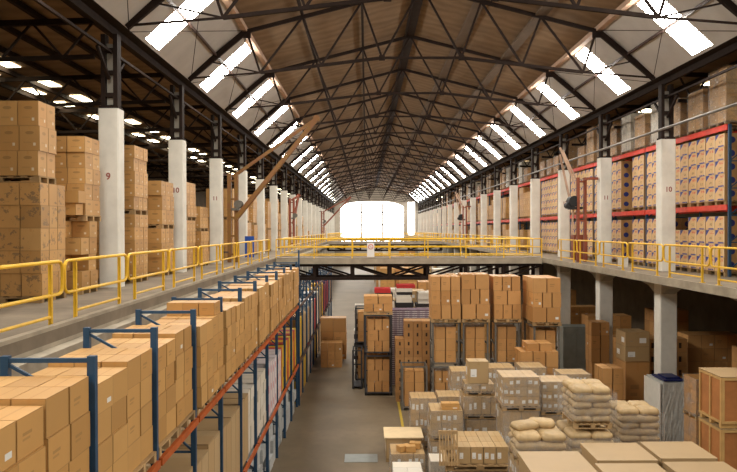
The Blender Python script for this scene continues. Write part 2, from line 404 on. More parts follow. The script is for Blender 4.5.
# eave girders, ridge, purlins
def lattice(mb, p0, p1, h, n, w=.07):
    p0, p1 = Vector(p0), Vector(p1); up = Vector((0, 0, h))
    mb.bar(p0, p1, w * 1.6); mb.bar(p0 + up, p1 + up, w * 1.6)
    for i in range(n):
        a, b, c = p0.lerp(p1, i / n), p0.lerp(p1, (i + .5) / n), p0.lerp(p1, (i + 1) / n)
        mb.bar(a, b + up, w); mb.bar(b + up, c, w)
for sg, nm in ((-1, 'left'), (1, 'right')):
    m = MB(); x = CX + sg * 9.2
    m.b2(x - .06, x + .06, Y0, Y1, EZ - .24, EZ - .03); m.bar((x, Y0, EZ - .74), (x, Y1, EZ - .74), .07)
    m.b2(x - .35, x + .35, Y0, Y1, EZ - .02, EZ + .12); m.b2(x + sg * .1 - .05, x + sg * .1 + .05, Y0, Y1, EZ + .12, CAMZ + 6.2)
    m.build('eave_girder', M['steel'], label='dark steel girder and gutter along the %s eave above the columns' % nm, cat='girder')
    m = MB(); x = CX + sg * (KW - .02); m.b2(x - .1, x + .1, Y0, Y1, KZ - .2, KZ - .02)
    m.build('cornice_rail', M['kneew'], label='pinkish timber rail at the top of the %s pale roof slope' % nm, cat='rail')
    m = MB(); t = .48; x = CX + sg * (EW + (KW - EW) * t); z = EZ + (KZ - EZ) * t; m.bar((x - sg * .05, Y0 + .02, z - .05), (x - sg * .05, Y1 - .02, z - .05), .08, .08)
    m.build('purlin', M['steelr'], label='oxide brown purlin midway up the %s pale roof slope' % nm, cat='purlin')
    for w_, wd, q in ((2.25, .1 if sg < 0 else .42, 'nearer the ridge'), (4.5, .1 if sg < 0 else .42, 'farther from the ridge')):
        m = MB(); x = CX + sg * w_; z = AZ - (AZ - KZ) * w_ / KW - .13; m.bar((x, Y0 + .02, z), (x, Y1 - .02, z), wd, .1)
        m.build('purlin', M['steel'] if sg < 0 else M['purl'], label='dark purlin under the %s brown roof slope, %s' % (nm, q), cat='purlin', group='purlins of the nave roof')
m = MB(); m.bar((CX, Y0, AZ - .12), (CX, Y1, AZ - .12), .36, .2); m.bar((CX - .25, Y0, AZ - .25), (CX - .25, Y1, AZ - .25), .07)
m.build('ridge_beam', M['steel'], label='dark ridge beam along the top of the nave roof', cat='beam')
# roof trusses
def truss_mesh():
    top = MB(); low = MB(); web = MB()
    tc = lambda w: AZ - (AZ - KZ) * w / KW - .22
    L = [(1.5, CAMZ + 6.48), (3.8, CAMZ + 6.2), (6.1, CAMZ + 5.93)]
    for sg in (-1, 1):
        P = lambda w, z: (sg * w, 0, z)
        top.bar(P(0, AZ - .22), P(KW - .05, KZ - .2), .1, .14); top.bar(P(KW - .1, KZ - .15), P(EW - .05, EZ - .02), .13, .2)
        low.bar(P(L[0][0], L[0][1]), P(L[2][0], L[2][1]), .09, .11); low.bar(P(L[2][0], L[2][1]), P(EW - .1, EZ + .02), .06, .06)
        U = [(0, AZ - .22), (2.25, tc(2.25)), (4.5, tc(4.5)), (KW - .1, KZ - .2)]
        for i in range(3):
            web.bar(P(*U[i]), P(*L[i]), .075); web.bar(P(*L[i]), P(*U[i + 1]), .075)
        web.bar(P(*L[2]), P(8.0, EZ + .65), .05)
        web.box((sg * L[0][0], 0, L[0][1]), (.22, .05, .2)); web.box((sg * (KW - .1), 0, KZ - .3), (.3, .05, .28))
    low.bar((-1.5, 0, L[0][1]), (1.5, 0, L[0][1]), .07, .09)
    return top, low, web
ts = truss_mesh(); tm = [a.mesh(n_, M['steel']) for a, n_ in zip(ts, ('top_chord', 'bottom_chord', 'web_members'))]
for n in range(-5, 20):
    t = empty('roof_truss', (CX, YC(n), 0), 'dark steel nave roof truss, %s from the camera end of the hall' % nth(n + 5), 'roof truss', 'nave roof trusses')
    for a, n_ in zip(tm, ('top_chord', 'bottom_chord', 'web_members')): inst(n_, a, (0, 0, 0), t)
# wind bracing rods under the pale slopes
for sg, nm in ((-1, 'left'), (1, 'right')):
    for n in range(-1, 12):
        m = MB(); a = steep(sg, YC(n), YC(n + 1))
        o = Vector((-sg * .12, 0, -.16))
        m.bar(Vector(a[0]) + o, Vector(a[2]) + o, .02); m.bar(Vector(a[1]) + o, Vector(a[3]) + o, .02)
        m.build('bracing_rods', M['steel'], label='crossed thin rods under the pale %s roof slope, %s bay from the camera' % (nm, nth(n + 1)), cat='bracing', group='wind bracing rods')

# columns
def col_meshes():
    up = MB(); up.b2(-.28, .28, -.25, .25, GZ + .005, 11.17)
    lo = MB(); lo.b2(-.32, .32, -.3, .3, 0.005, GZ - .24)
    st = MB()
    for s_ in (-1, 1): st.b2(s_ * .17 - .06, s_ * .17 + .06, -.15, .15, 11.2, EZ - .25)
    z = 11.5
    while z < EZ - .6: st.b2(-.12, .12, -.13, .13, z, z + .12); z += .62
    pp = MB(); pp.b2(-.1, .1, -.03, .03, 11.3, 13.0)
    st.b2(-.26, .26, -.2, .2, 11.17, 11.24)
    st.bar((0, .15, EZ - 1.5), (0, 1.0, EZ - .8), .08); st.bar((0, -.15, EZ - 1.5), (0, -1.0, EZ - .8), .08)
    return up.mesh('upper_shaft', M['white']), lo.mesh('lower_shaft', M['white']), st.mesh('steel_post', M['steel']), pp.mesh('infill_panel', M['greyc'])
cu, cl, cs, cpp = col_meshes()
for me in (cu, cl):
    bm = bmesh.new(); bm.from_mesh(me); bmesh.ops.remove_doubles(bm, verts=bm.verts, dist=1e-4)
    bmesh.ops.bevel(bm, geom=[e for e in bm.edges if abs(e.verts[0].co.z - e.verts[1].co.z) > 1], offset=.03, segments=1, affect='EDGES'); bm.to_mesh(me); bm.free()
def text(s_, loc, size, mat, parent, name='painted_number', rot=(math.pi / 2, 0, 0)):
    cu_ = bpy.data.curves.new(name, 'FONT'); cu_.body = s_; cu_.size = size; cu_.align_x = 'CENTER'; cu_.extrude = .002; cu_.offset = .006
    cu_.materials.append(mat); o = bpy.data.objects.new(name, cu_); COL.objects.link(o); o.location = loc; o.rotation_euler = rot; o.parent = parent
    return o
NUM = {(-1, 0): '9', (-1, 1): '10', (-1, 2): '11', (1, 1): '10', (1, 2): '11', (1, 3): '12'}
for sg, nm in ((-1, 'left'), (1, 'right')):
    for n in range(-5, 20):
        t = empty('concrete_column', (CX + sg * 9.24, YC(n), 0), 'whitewashed concrete column on the %s gallery, %s from the camera end' % (nm, nth(n + 5)), 'column', 'columns of the %s gallery' % nm)
        us = inst('upper_shaft', cu, (0, 0, 0), t); inst('lower_shaft', cl, (0, 0, 0), t); inst('infill_panel', cpp, (0, 0, 0), inst('steel_post', cs, (0, 0, 0), t))
        if (sg, n) in NUM: text(NUM[(sg, n)], (.0, -.256, 9.2), .26, M['ink'], us)
m = MB(); m.tube([(10.98, Y0 + 1, 11.5), (10.98, Y1 - 1, 11.5)], .05)
m.build('wall_pipe', M['pipe'], label='grey pipe running along the tops of the right columns', cat='pipe')

# ------------------------------------------------------------------ handrails
def rail_panel_meshes():
    L = 3.12; lp = MB(); r = .14; pts = []
    for cx_, cz_, a0 in ((L - r, 1.07 - r, 0), (r, 1.07 - r, 90), (r, .52 + r, 180), (L - r, .52 + r, 270)):
        for k in range(4):
            a = math.radians(a0 + 30 * k); pts.append((0, cx_ + r * math.cos(a), cz_ + r * math.sin(a)))
    lp.tube(pts, .03, 8, True)
    post = MB(); post.box((0, 0, .52), (.055, .055, 1.03))
    kick = MB(); kick.tube([(0, .45, .17), (0, L - .45, .17)], .026)
    bp = MB(); bp.box((0, 0, .012), (.13, .13, .02))
    return lp.mesh('rail_loop', M['yellow']), post.mesh('post', M['yellow']), kick.mesh('kick_rail', M['yellow']), bp.mesh('base_plate', M['yellow'])
rl, rp, rk, rb = rail_panel_meshes()
def panel(x, y, nm, i):
    t = empty('guard_rail', (x, y, GZ), 'yellow tubular guard rail panel on the %s gallery edge, %s from the camera' % (nm, nth(i)), 'guard rail', 'guard rail panels of the %s gallery' % nm)
    inst('rail_loop', rl, (0, 0, 0), t); inst('kick_rail', rk, (0, 0, 0), t)
    for yy in (.45, 2.67): inst('base_plate', rb, (0, 0, 0), inst('post', rp, (0, yy, 0), t))
BY0, BY1 = 38.6, 41.0
for x, ph, nm in ((-5.2, 12.05, 'left'), (9.92, 10.6, 'right')):
    y = ph; 
    while y > 6: y -= 3.2
    i = 0
    while y < 148:
        if not (BY0 - 2.9 < y < BY1 + .1) and not (87.5 < y < 92.6): panel(x, y, nm, i); i += 1
        y += 3.2
def long_rail(x0, x1, y, lab, sp=2.1):
    t = empty('bridge_rail', (x0, y, GZ), lab, 'guard rail', 'guard rails of the footbridges')
    L = x1 - x0; a = MB(); a.tube([(0, 0, 1.07), (L, 0, 1.07)], .032); a.build('top_rail', M['yellow'], t)
    a = MB(); a.tube([(0, 0, .62), (L, 0, .62)], .028); a.build('middle_rail', M['yellow'], t)
    a = MB(); a.tube([(0, 0, .17), (L, 0, .17)], .026); a.build('kick_rail', M['yellow'], t)
    n = max(2, round(L / sp))
    for k in range(n + 1): inst('post', rp, (L * k / n, 0, 0), t)
def bridge(ya, yb, word):
    t = empty('footbridge', (CX, ya, GZ), 'concrete decked steel footbridge between the galleries, %s' % word, 'footbridge', 'footbridges')
    x0, x1 = -5.0 - CX, 9.7 - CX
    d = MB(); d.b2(x0, x1, 0, yb - ya, -.3, 0); d.build('deck', M['fascia'], t)
    d = MB(); d.b2(x0 + .05, x1 - .05, .14, yb - ya - .1, 0, .03); d.build('walkway_surface', M['gallery'], t)
    for k, yy in enumerate((.25, yb - ya - .25)):
        a = MB(); a.bar((x0, yy, -.38), (x1, yy, -.38), .16, .14); a.bar((x0, yy, -1.12), (x1, yy, -1.12), .16, .16)
        N = 7; w = (x1 - x0) / N
        for i in range(N + 1): a.bar((x0 + i * w, yy, -1.1), (x0 + i * w, yy, -.36), .2, .1)
        for i in range(N):
            xa, xb = x0 + i * w, x0 + (i + 1) * w
            if i < 3: a.bar((xa, yy, -.42), (xb, yy, -1.08), .1)
            elif i == 3: a.bar((xa, yy, -.42), (xb, yy, -1.08), .1); a.bar((xa, yy, -1.08), (xb, yy, -.42), .1)
            else: a.bar((xa, yy, -1.08), (xb, yy, -.42), .1)
        a.build('side_truss', M['steel'], t)
bridge(BY0, BY1, 'nearest the camera'); bridge(90, 92.4, 'halfway down the hall'); bridge(134, 136.4, 'near the far window')
long_rail(-5.0, 9.7, BY0 + .12, 'yellow rail along the near side of the nearest footbridge'); long_rail(-5.0, 9.7, BY1 - .12, 'yellow rail along the far side of the nearest footbridge')
long_rail(-5.0, 9.7, 90.12, 'yellow rail along the near side of the middle footbridge'); long_rail(-5.0, 9.7, 92.3, 'yellow rail along the far side of the middle footbridge')
long_rail(-5.0, 9.7, 134.1, 'yellow rail along the near side of the farthest footbridge')
t = empty('warning_sign', (.23, BY0 + .06, GZ + .08), 'small white sign with red crossed circle on the bridge rail', 'sign')
m = MB(); m.b2(-.2, .2, 0, .02, 0, .78); m.build('board', M['signw'], t)
m = MB(); pts = [(.13 * math.cos(a * math.pi / 8), -.008, .57 + .13 * math.sin(a * math.pi / 8)) for a in range(16)]; m.tube(pts, .016, 6, True); m.bar((-.09, -.008, .66), (.09, -.008, .48), .025, .01); m.build('prohibition_mark', M['signr'], t)
for z in (.33, .25, .17): pass

# ------------------------------------------------------------------ jib cranes
def crane(loc, sg, mats, lab, boomtip, grp=None, hoist=False):
    t = empty('jib_crane', loc, lab, 'crane', grp)
    a = MB()
    for dx in (-.17, .17): a.b2(dx - .09, dx + .09, -.12, .12, 0.01, 4.35)
    for z in (.4, 1.3, 2.2, 3.1, 4.0): a.b2(-.2, .2, -.1, .1, z - .04, z + .04)
    a.build('mast', mats[0], t)
    tip = Vector(boomtip); a = MB()
    for dy in (-.16, .16):
        a.bar((.1 * sg, dy, 2.1), tip + Vector((0, dy * .5, 0)), .1, .2)
    for k in range(1, 9):
        u = k / 9; p = Vector((.1 * sg, 0, 2.1)).lerp(tip, u); a.bar(p + Vector((0, -.16 + .08 * u, 0)), p + Vector((0, .16 - .08 * u, .0)), .05)
    a.build('boom', mats[1], t)
    a = MB(); a.bar((0, 0, 4.2), tip + Vector((0, 0, .05)), .12, .15); a.build('tie_bar', mats[1], t)
    a = MB(); a.bar((-sg * 0.1, 0, 4.3), (-sg * .95, -.35, 4.3), .1); a.bar((-sg * .1, 0, .5), (-sg * .6, -.35, .5), .08); a.build('wall_bracket', M['steelr'], t)
    a = MB(); a.cyl(tip + Vector((0, -.09, .05)), tip + Vector((0, .09, .05)), .17); a.build('sheave', mats[1], t)
    a = MB(); c_ = Vector((.28 * sg, 0, 2.85)); a.cyl(c_ + Vector((0, -.2, 0)), c_ + Vector((0, .2, 0)), .15, 14); a.cyl(c_ + Vector((0, -.24, 0)), c_ + Vector((0, -.2, 0)), .2, 14); a.cyl(c_ + Vector((0, .2, 0)), c_ + Vector((0, .24, 0)), .2, 14); a.box((.12 * sg, 0, 2.6), (.3, .5, .12)); a.build('hoist_drum', M['greys'], t)
    return t
crane((-6.55, 34.4, GZ), 1, (M['ochre'], M['ochre']), 'tall ochre jib crane standing on left gallery, boom raised over the nave', (4.1, 0, 7.0))
crane((-6.55, 61.5, GZ), 1, (M['rust'], M['rust']), 'rust red jib crane on the left gallery beyond the ochre one', (.5, 1.0, 4.6), 'distant jib cranes')
crane((-6.5, 104.2, GZ), 1, (M['rust'], M['rust']), 'rust red jib crane on the left gallery, boom pointing to the window', (4.05, 0, 6.3), 'distant jib cranes')
# folded crane on the right gallery
def folded(loc, lab, grp):
    t = empty('jib_crane', loc, lab, 'crane', grp)
    a = MB()
    for dx in (-.17, .17): a.b2(dx - .06, dx + .06, -.1, .1, 0.01, 4.1)
    for z in (.5, 2.0, 3.9): a.b2(-.2, .2, -.09, .09, z - .04, z + .04)
    a.build('mast', M['rust'], t)
    a = MB(); a.bar((.1, -.1, 4.0), (.1, -.75, 4.0), .1); a.bar((.1, -.75, 4.0), (.56, -.75, 4.0), .1, .12); a.build('column_clamp', M['rust'], t)
    a = MB(); a.bar((-.25, .35, 3.9), (-.95, .35, 5.6), .09); a.bar((-.25, .75, 2.6), (-.85, .75, 5.3), .09); a.bar((0, .35, 3.7), (-.7, .75, 5.5), .07); a.bar((-.4, .3, 1.3), (-.28, .3, 3.0), .07); a.build('boom', M['kneew'], t)
    a = MB(); a.cyl((-.35, -.05, 2.95), (-.35, .45, 2.95), .27, 14); a.cyl((-.6, .0, 2.75), (-.6, .4, 2.75), .15, 12); a.box((-.25, .2, 2.62), (.6, .5, .12)); a.build('hoist_motor', M['black'], t)
    return t
folded((10.45, 32.6 + 1.4, GZ), 'rust red folded jib crane with black motor between right gallery columns', 'folded jib cranes')
folded((10.45, 74.5, GZ), 'distant folded jib crane with black motor on the right gallery', 'folded jib cranes')

# ------------------------------------------------------------------ cartons: collect first, then sort by what the camera sees
CART = []           # dict per carton
def carton(kind, x0, x1, y0, y1, z0, z1, mat, label, group, rz=0.0):
    CART.append(dict(k=kind, c=((x0 + x1) / 2, (y0 + y1) / 2, (z0 + z1) / 2), d=(x1 - x0, y1 - y0, z1 - z0), m=mat, l=label, g=group, rz=rz))
LAY = lambda k, n: '' if n == 1 else ('top layer' if k == n - 1 else ('bottom layer' if k == 0 else nth(k) + ' layer up'))
def pos_word(i, n, a, b):
    if n == 1: return ''
    if i == 0: return a
    if i == n - 1: return b
    if n == 3: return 'middle'
    return nth(i) + ' from ' + a
def block(kind, x0, y0, z0, nx, ny, nz, d, mat, label, group, xw=('left', 'right'), yw=('near', 'far'), jit=.012, skip=None, rot=.01, gap=None):
    """a stack of cartons; label = text that says which stack"""
    dx, dy, dz = d; z = z0
    for k in range(nz):
        ox, oy = R(-jit, jit), R(-jit, jit)
        for i in range(nx):
            for j in range(ny):
                if skip and skip(i, j, k): continue
                g = gap or (.018 if kind == 'packing_carton' else .006); h = dz
                xa = x0 + i * dx + g + ox + R(-jit, jit) * .2; ya = y0 + j * dy + g + oy + R(-jit, jit) * .2
                w = ', '.join([q for q in (LAY(k, nz), ' '.join([q for q in (pos_word(j, ny, *yw), pos_word(i, nx, *xw)) if q])) if q])
                carton(kind, xa, xa + dx - 2 * g, ya, ya + dy - 2 * g, z + .001, z + h - .001, mat, label + ', ' + w, group, R(-rot, rot))
        z += dz
    return z

# pallets
def pallet_mesh():
    m = MB()
    for i in range(7): m.b2(-.6 + i * .185, -.6 + i * .185 + .09 + .0, -.5, .5, .122, .144)
    for y in (-.45, 0, .45):
        m.b2(-.6, .6, y - .05, y + .05, .1, .122); m.b2(-.6, .6, y - .05, y + .05, 0, .022)
        for x in (-.53, 0, .53): m.b2(x - .07, x + .07, y - .05, y + .05, .022, .1)
    return m.mesh('wooden_pallet', M['wood'])
PM = pallet_mesh()
def pallet(x0, x1, y0, y1, z, label, group=None, parent=None):
    o = inst('wooden_pallet' if parent is None else 'pallet', PM, ((x0 + x1) / 2, (y0 + y1) / 2, z) , parent, ((x1 - x0) / 1.2, (y1 - y0) / 1.0, 1))
    if parent is None: tag(o, label, 'pallet', group)
    return o
PH = .146

# ------------------------------------------------------------------ pallet racks
def rack(name_lab, x0, x1, ys, levels, top, zb, mf, mb_, wd, grp):
    """x0 front (aisle) side, x1 rear"""
    t = empty('pallet_rack', ((x0 + x1) / 2, ys[0], zb), name_lab, 'rack', grp)
    ox, oy = (x0 + x1) / 2, ys[0]; s_ = 1 if x1 > x0 else -1
    u = MB(); H = top - zb
    for x in (x0, x1): u.b2(x - ox - .045, x - ox + .045, -.04, .04, 0, H)
    u.bar((x0 - ox, 0, H - .05), (x1 - ox, 0, H - .05), .05)
    z = .25
    while z < H - 1.0:
        u.bar((x0 - ox, 0, z), (x1 - ox, 0, z + .9), .035); u.bar((x0 - ox, 0, z), (x1 - ox, 0, z), .035); z += .9
    u.bar((x1 - ox, 0, H - .08), ((x0 + x1) / 2 - ox, 0, H - .35), .035)
    um = u.mesh('upright_frame', mf)
    for y in ys: inst('upright_frame', um, (0, y - oy, 0), t)
    b = MB(); L = ys[1] - ys[0]; b.b2(-.03, .03, .045, L - .045, -.11, 0); bmm = b.mesh('beam', mb_)
    for y in ys[:-1]:
        for zl in levels:
            for x in (x0 , x1): inst('beam', bmm, (x - ox + (.07 if x > 0 or x == x1 else .07) * (0 if x == x1 else -s_), y - oy, zl - zb), t)
    return t
LX0, LX1 = -3.08, -4.05
ysL = [7.85 + 2.29 * k for k in range(-2, 11)]
rack('blue rack with orange beams left of the aisle, near run full of cartons', LX0, LX1, ysL, [4.47, 1.9], 6.39, 0, M['blue'], M['orange'], 0, 'pallet racks left of the aisle')
ysL2 = [31.2 + 2.29 * k for k in range(0, 14)]
rack('blue rack left of the aisle, farther run passing under the footbridge', LX0, LX1, ysL2, [4.4, 1.85], 4.95, 0, M['blue'], M['steelr'], 0, 'pallet racks left of the aisle')
m = MB(); m.b2(-.035, .035, -.035, .035, 0, 6.9); m.build('steel_stanchion', M['blue'], None, (-3.0, 31.0, 0), label='tall blue stanchion at the far end of the near left rack', cat='post')
# orange top-level beams on the near part of far run
bi = 0
for bi, (ya, yb) in enumerate(zip(ysL, ysL[1:])):
    for h in range(2):
        pa = ya + .07 + h * 1.08; pb = pa + 1.06; pid = 2 * bi + h
        who = '%s pallet on left rack' % nth(pid)
        pallet(-4.04, -3.03, pa, pb, 4.471, 'wooden pallet on the top level of left rack, %s from the camera' % nth(pid), 'pallets on the left rack top level')
        z0 = 4.471 + PH; hh = R(.355, .395); nz = 4
        jx = -.045 if pid < 8 else R(.03, .07)
        block('cardboard_carton', -4.06 + jx, pa, z0, 3, 2, nz, (.345, .525, hh), 'k_plain', 'kraft carton, ' + who, 'cartons on the left rack top level', ('wall side', 'aisle side'), ('near', 'far'), .016, rot=.02)
        if pid in (9,): block('cardboard_carton', -4.06 + jx, pa + .4, z0 + 4 * hh, 3, 1, 1, (.325, .525, .26), 'k_plain', 'extra kraft carton, ' + who, 'cartons on the left rack top level', ('wall side', 'aisle side'), rot=.03)
    # middle level
    zl = 1.901
    for h in range(4):
        pa = ya + .06 + h * .54; y_ = pa + .53; i_ = 4 * bi + h
        if y_ < 18.5:
            carton('tall_carton', -4.0, -3.08, pa, y_, zl + PH * 0 + .002, zl + R(1.62, 1.75), 'k_tall', 'tall beige carton on left rack middle level, %s from the camera' % nth(i_), 'tall cartons on the left rack middle level')
        elif y_ < 22:
            block('white_carton', -3.95, pa, zl, 1, 1, 5, (.85, .52, .33), 'k_white', 'white carton, %s column past the beige tall cartons' % nth(int((y_ - 18.5) / .54)), 'white cartons on the left rack middle level')
        elif y_ < 25.4:
            carton('medal_carton', -3.95, -3.07, pa, y_, zl + .001, zl + R(1.5, 1.75), 'k_medal', 'white carton with red discs on the left rack, %s of its row' % nth(int((y_ - 22) / .54)), 'white cartons with red discs')
        else:
            block('yellow_carton' if h % 2 else 'red_carton', -3.95, pa, zl, 1, 1, 4, (.85, .52, .4), 'yellowb' if h % 2 else 'redb', '%s carton on left rack middle level, %s column' % ('yellow' if h % 2 else 'red', nth(int((y_ - 25.4) / .54))), 'coloured cartons on the left rack')
    # ground level
    for h in range(3):
        pa = ya + .1 + h * .7
        if ya < 12: continue
        nzz = 3 if h != 1 else 4
        for k in range(nzz):
            o = MB(); o.box((0, 0, .2), (.9, .66, .38))
            CART.append(dict(k='white_bale', c=(-3.6 + R(-.05, .05), pa + .33, .012 + .2 + k * .41), d=(.9, .66, .4), m='whitebale', l='white wrapped bale under left rack, %s column, %s' % (nth(int((pa - 12) / .7)), LAY(k, nzz)), g='white bales on the left rack ground level', rz=R(-.03, .03)))
for bi, (ya, yb) in enumerate(zip(ysL2, ysL2[1:])):
    for lv, zl in enumerate((4.401, 1.851, .002)):
        if lv == 0: continue
        for h in range(2):
            pa = ya + .1 + h * 1.08; r_ = random.random()
            mat = ['k_tall', 'k_cage', 'whitebale', 'yellowb', 'k_white', 'redb'][int(r_ * 6)]
            block('mixed_carton', -4.0, pa, zl, 1, 2, 4 if lv == 1 else 3, (.9, .5, R(.42, .55) if lv == 1 else .5), mat, 'carton on far left rack, %s level, %s pallet' % (['top', 'middle', 'ground'][lv], nth(2 * bi + h)), 'mixed cartons on the far left rack', jit=.003, rot=.002)
# right gallery racks
RX0, RX1 = 12.05, 13.15
PRB = []
for n in range(-1, 18):
    a = 23.2 + S * n
    if n >= 0: PRB.append((a, a + 4.3, 3))
    if n >= 0: PRB.append((a + 4.3, a + S, 2))
for run in range(0, 9):
    bs = PRB[run * 4:run * 4 + 4]
    t = None
    ys = [q[0] for q in bs] + [bs[-1][1]]
    t = empty('pallet_rack', ((RX0 + RX1) / 2, ys[0], GZ), 'blue rack with red beams on the right gallery, %s run from the camera' % nth(run), 'rack', 'pallet racks on the right gallery')
    ox, oy = (RX0 + RX1) / 2, ys[0]
    u = MB(); H = 11.275 - GZ
    for x in (RX0, RX1): u.b2(x - ox - .045, x - ox + .045, -.04, .04, 0, H)
    z = .25
    while z < H - 1.0:
        u.bar((RX0 - ox, 0, z), (RX1 - ox, 0, z + .9), .035); u.bar((RX0 - ox, 0, z), (RX1 - ox, 0, z), .035); z += .9
    um_ = u.mesh('upright_frame', M['blue'])
    for y in (ys if run == 8 else ys[:-1]): inst('upright_frame', um_, (0, y - oy, 0), t)
    for (ya, yb, _n) in bs:
        b = MB(); b.b2(-.035, .035, .045, yb - ya - .045, -.19, 0); bmm = b.mesh('beam', M['red'])
        for zl in (11.28, 8.61):
            for x in (RX0 - .05, RX1): inst('beam', bmm, (x - ox, ya - oy, zl - GZ), t)
pl = 0
for b, (ya, yb, npal) in enumerate(PRB):
    far = ya > 46
    style = 'k_print' if not far else 'k_gal'
    kn = 'printed_carton' if not far else 'shelf_carton'
    for h in range(npal):
        w_ = (yb - ya - .3) / npal if npal == 3 else 1.12
        pa = ya + .22 + h * w_; pb = pa + w_ - .02
        for lv, zl, nz, dz in ((1, 8.611, 5, .45), (0, GZ + .001, 4, .47)):
            if b == 0 and lv == 0 and h == 2: nz = 3
            if b == 2 and h == 1: continue
            if far and random.random() < .15: continue
            if far: nz = random.choice((3, 4, 4, 5)) if lv else random.choice((3, 4))
            who = '%s level, %s pallet' % ('upper' if lv else 'floor', nth(pl))
            pallet(RX0 - .02, RX1 + .02, pa, pb, zl, 'wooden pallet on right gallery rack, ' + who, 'pallets on the right gallery racks')
            block(kn, RX0 - .06, pa, zl + PH, 2, 2, nz, (.5, (pb - pa) / 2, dz), style, ('blue printed' if not far else 'brown') + ' carton, ' + who, 'printed cartons on the right gallery racks' if not far else 'brown cartons on the far right racks', ('aisle side', 'wall side'), ('near', 'far'), .008, rot=.006)
        pl += 1
# ------------------------------------------------------------------ left gallery stacks
def gstack(xr, y0, nx, ny, nz, d, mat, lab, z0=GZ, pal=True, **kw):
    dx, dy, dz = d
    if pal: pallet(xr - nx * dx, xr, y0, y0 + ny * dy, z0 + .001, 'wooden pallet under the ' + lab, 'pallets on the left gallery'); z0 += PH + .002
    return block('brown_carton', xr - nx * dx, y0, z0, nx, ny, nz, d, mat, lab, 'cartons stacked on the left gallery', ('wall side', 'aisle side'), ('near', 'far'), kw.get('jit', .02), kw.get('skip'), .006)
z = gstack(-7.12, 15.35, 4, 3, 5, (.46, .42, .50), 'k_smudge', 'dark printed carton, first gallery stack')
gstack(-7.18, 15.4, 4, 2, 3, (.46, .42, .55), 'k_gal', 'brown carton topping first gallery stack', z0=z + .002)
z = gstack(-7.05, 17.35, 4, 2, 4, (.46, .5, .42), 'k_gal', 'brown carton low in second gallery stack', skip=lambda i, j, k: j == 0 and i == 3 and k in (1, 3), jit=.05)
gstack(-7.1, 17.75, 4, 2, 5, (.46, .5, .4), 'k_gal', 'brown carton high in second gallery stack', z0=z + .002, jit=.03, skip=lambda i, j, k: False)
block('brown_carton', -7.9, 17.3, z + PH, 2, 1, 2, (.38, .4, .3), 'k_plain', 'loose pale carton on the ledge of second left gallery stack', 'cartons stacked on the left gallery', jit=.08, rot=.1)
z = gstack(-6.95, 21.0, 3, 3, 5, (.44, .42, .385), 'k_gal', 'brown carton low in third gallery stack')
gstack(-6.95, 21.0, 3, 3, 5, (.44, .42, .385), 'k_gal', 'brown carton high in third gallery stack', z0=z)
z = gstack(-7.0, 24.0, 3, 3, 3, (.5, .5, .5), 'k_gal', 'brown carton low in fourth gallery stack')
gstack(-7.02, 24.1, 3, 3, 3, (.5, .5, .5), 'k_gal', 'brown carton high in fourth gallery stack', z0=z)
ci = 4
for n in range(1, 18):
    for off in (1.2, 3.9):
        y = YC(n) + off; nzz = random.choice((3, 4, 4)); dz = R(.42, .5)
        if 33 < y < 36: continue
        if n > 9 and random.random() < .4: continue
        lab = 'of %s gallery stack' % nth(ci); ci += 1
        z = gstack(-7.0 - R(0, .25), y, 3, 3, nzz, (.48, .5, dz), 'k_gal', 'brown carton low in ' + lab[3:])
        if n < 9: gstack(-7.05 - R(0, .2), y, 3, 3, random.choice((2, 3, 4)), (.48, .5, dz), 'k_gal', 'brown carton high in ' + lab[3:], z0=z)
for n in range(-1, 12):
    for off in (.8, 2.9, 4.9):
        y = YC(n) + off
        block('brown_carton', -10.6, y, GZ + .002, 3, 3, random.choice((4, 5, 6)), (.5, .5, .48), 'k_gal', 'brown carton, %s rear left gallery stack' % nth(3 * (n + 1) + int(off / 2)), 'cartons stacked on the left gallery', ('wall side', 'aisle side'))
# ------------------------------------------------------------------ stillages (steel box pallets) with cartons
def stillage(x0, x1, y0, y1, z0, h, mat, label, group='steel stillages on the ground floor'):
    t = empty('steel_stillage', ((x0 + x1) / 2, (y0 + y1) / 2, z0), label, 'stillage', group)
    a, b = (x1 - x0) / 2, (y1 - y0) / 2
    m = MB(); m.b2(-a, a, -b, b, .10, .14)
    for x in (-a + .05, a - .05): m.b2(x - .05, x + .05, -b, b, .0, .1)
    m.build('base', mat, t)
    p = MB(); p.box((0, 0, h / 2), (.075, .075, h)); pm = p.mesh('corner_post', mat)
    for x in (-a + .0375, a - .0375):
        for y in (-b + .0375, b - .0375): inst('corner_post', pm, (x, y, 0), t)
    rx = MB(); rx.b2(-a + .07, a - .07, -.02, .02, -.03, .03); rx = rx.mesh('rail', mat)
    ry = MB(); ry.b2(-.02, .02, -b + .07, b - .07, -.03, .03); ry = ry.mesh('rail', mat)
    for z in (h - .035, h * .5):
        for y in (-b + .02, b - .02):
            if z > h * .9 or y > 0: inst('rail', rx, (0, y, z), t)
        for x in (-a + .02, a - .02): inst('rail', ry, (x, 0, z), t)
    return t
def filled(x0, x1, y0, y1, z0, h, mat, lab, mc='k_cage', nx=3, nz=3, ny=2):
    stillage(x0, x1, y0, y1, z0, h, mat, 'open steel stillage of cartons, ' + lab)
    w = (x1 - x0 - .24); d = (y1 - y0 - .22)
    for k in range(nz):
        n = nx if k % 2 == 0 else max(1, nx - 1) if nx > 2 else nx
        hh = (h - .36) / nz
        block('packing_carton', x0 + .12, y0 + .11, z0 + .142 + k * hh, n, ny, 1, (w / n, d / ny, hh), mc, 'brown carton in stillage %s, %s' % (lab, LAY(k, nz).replace('layer', 'course')), 'cartons in and on the stillages', jit=.008)
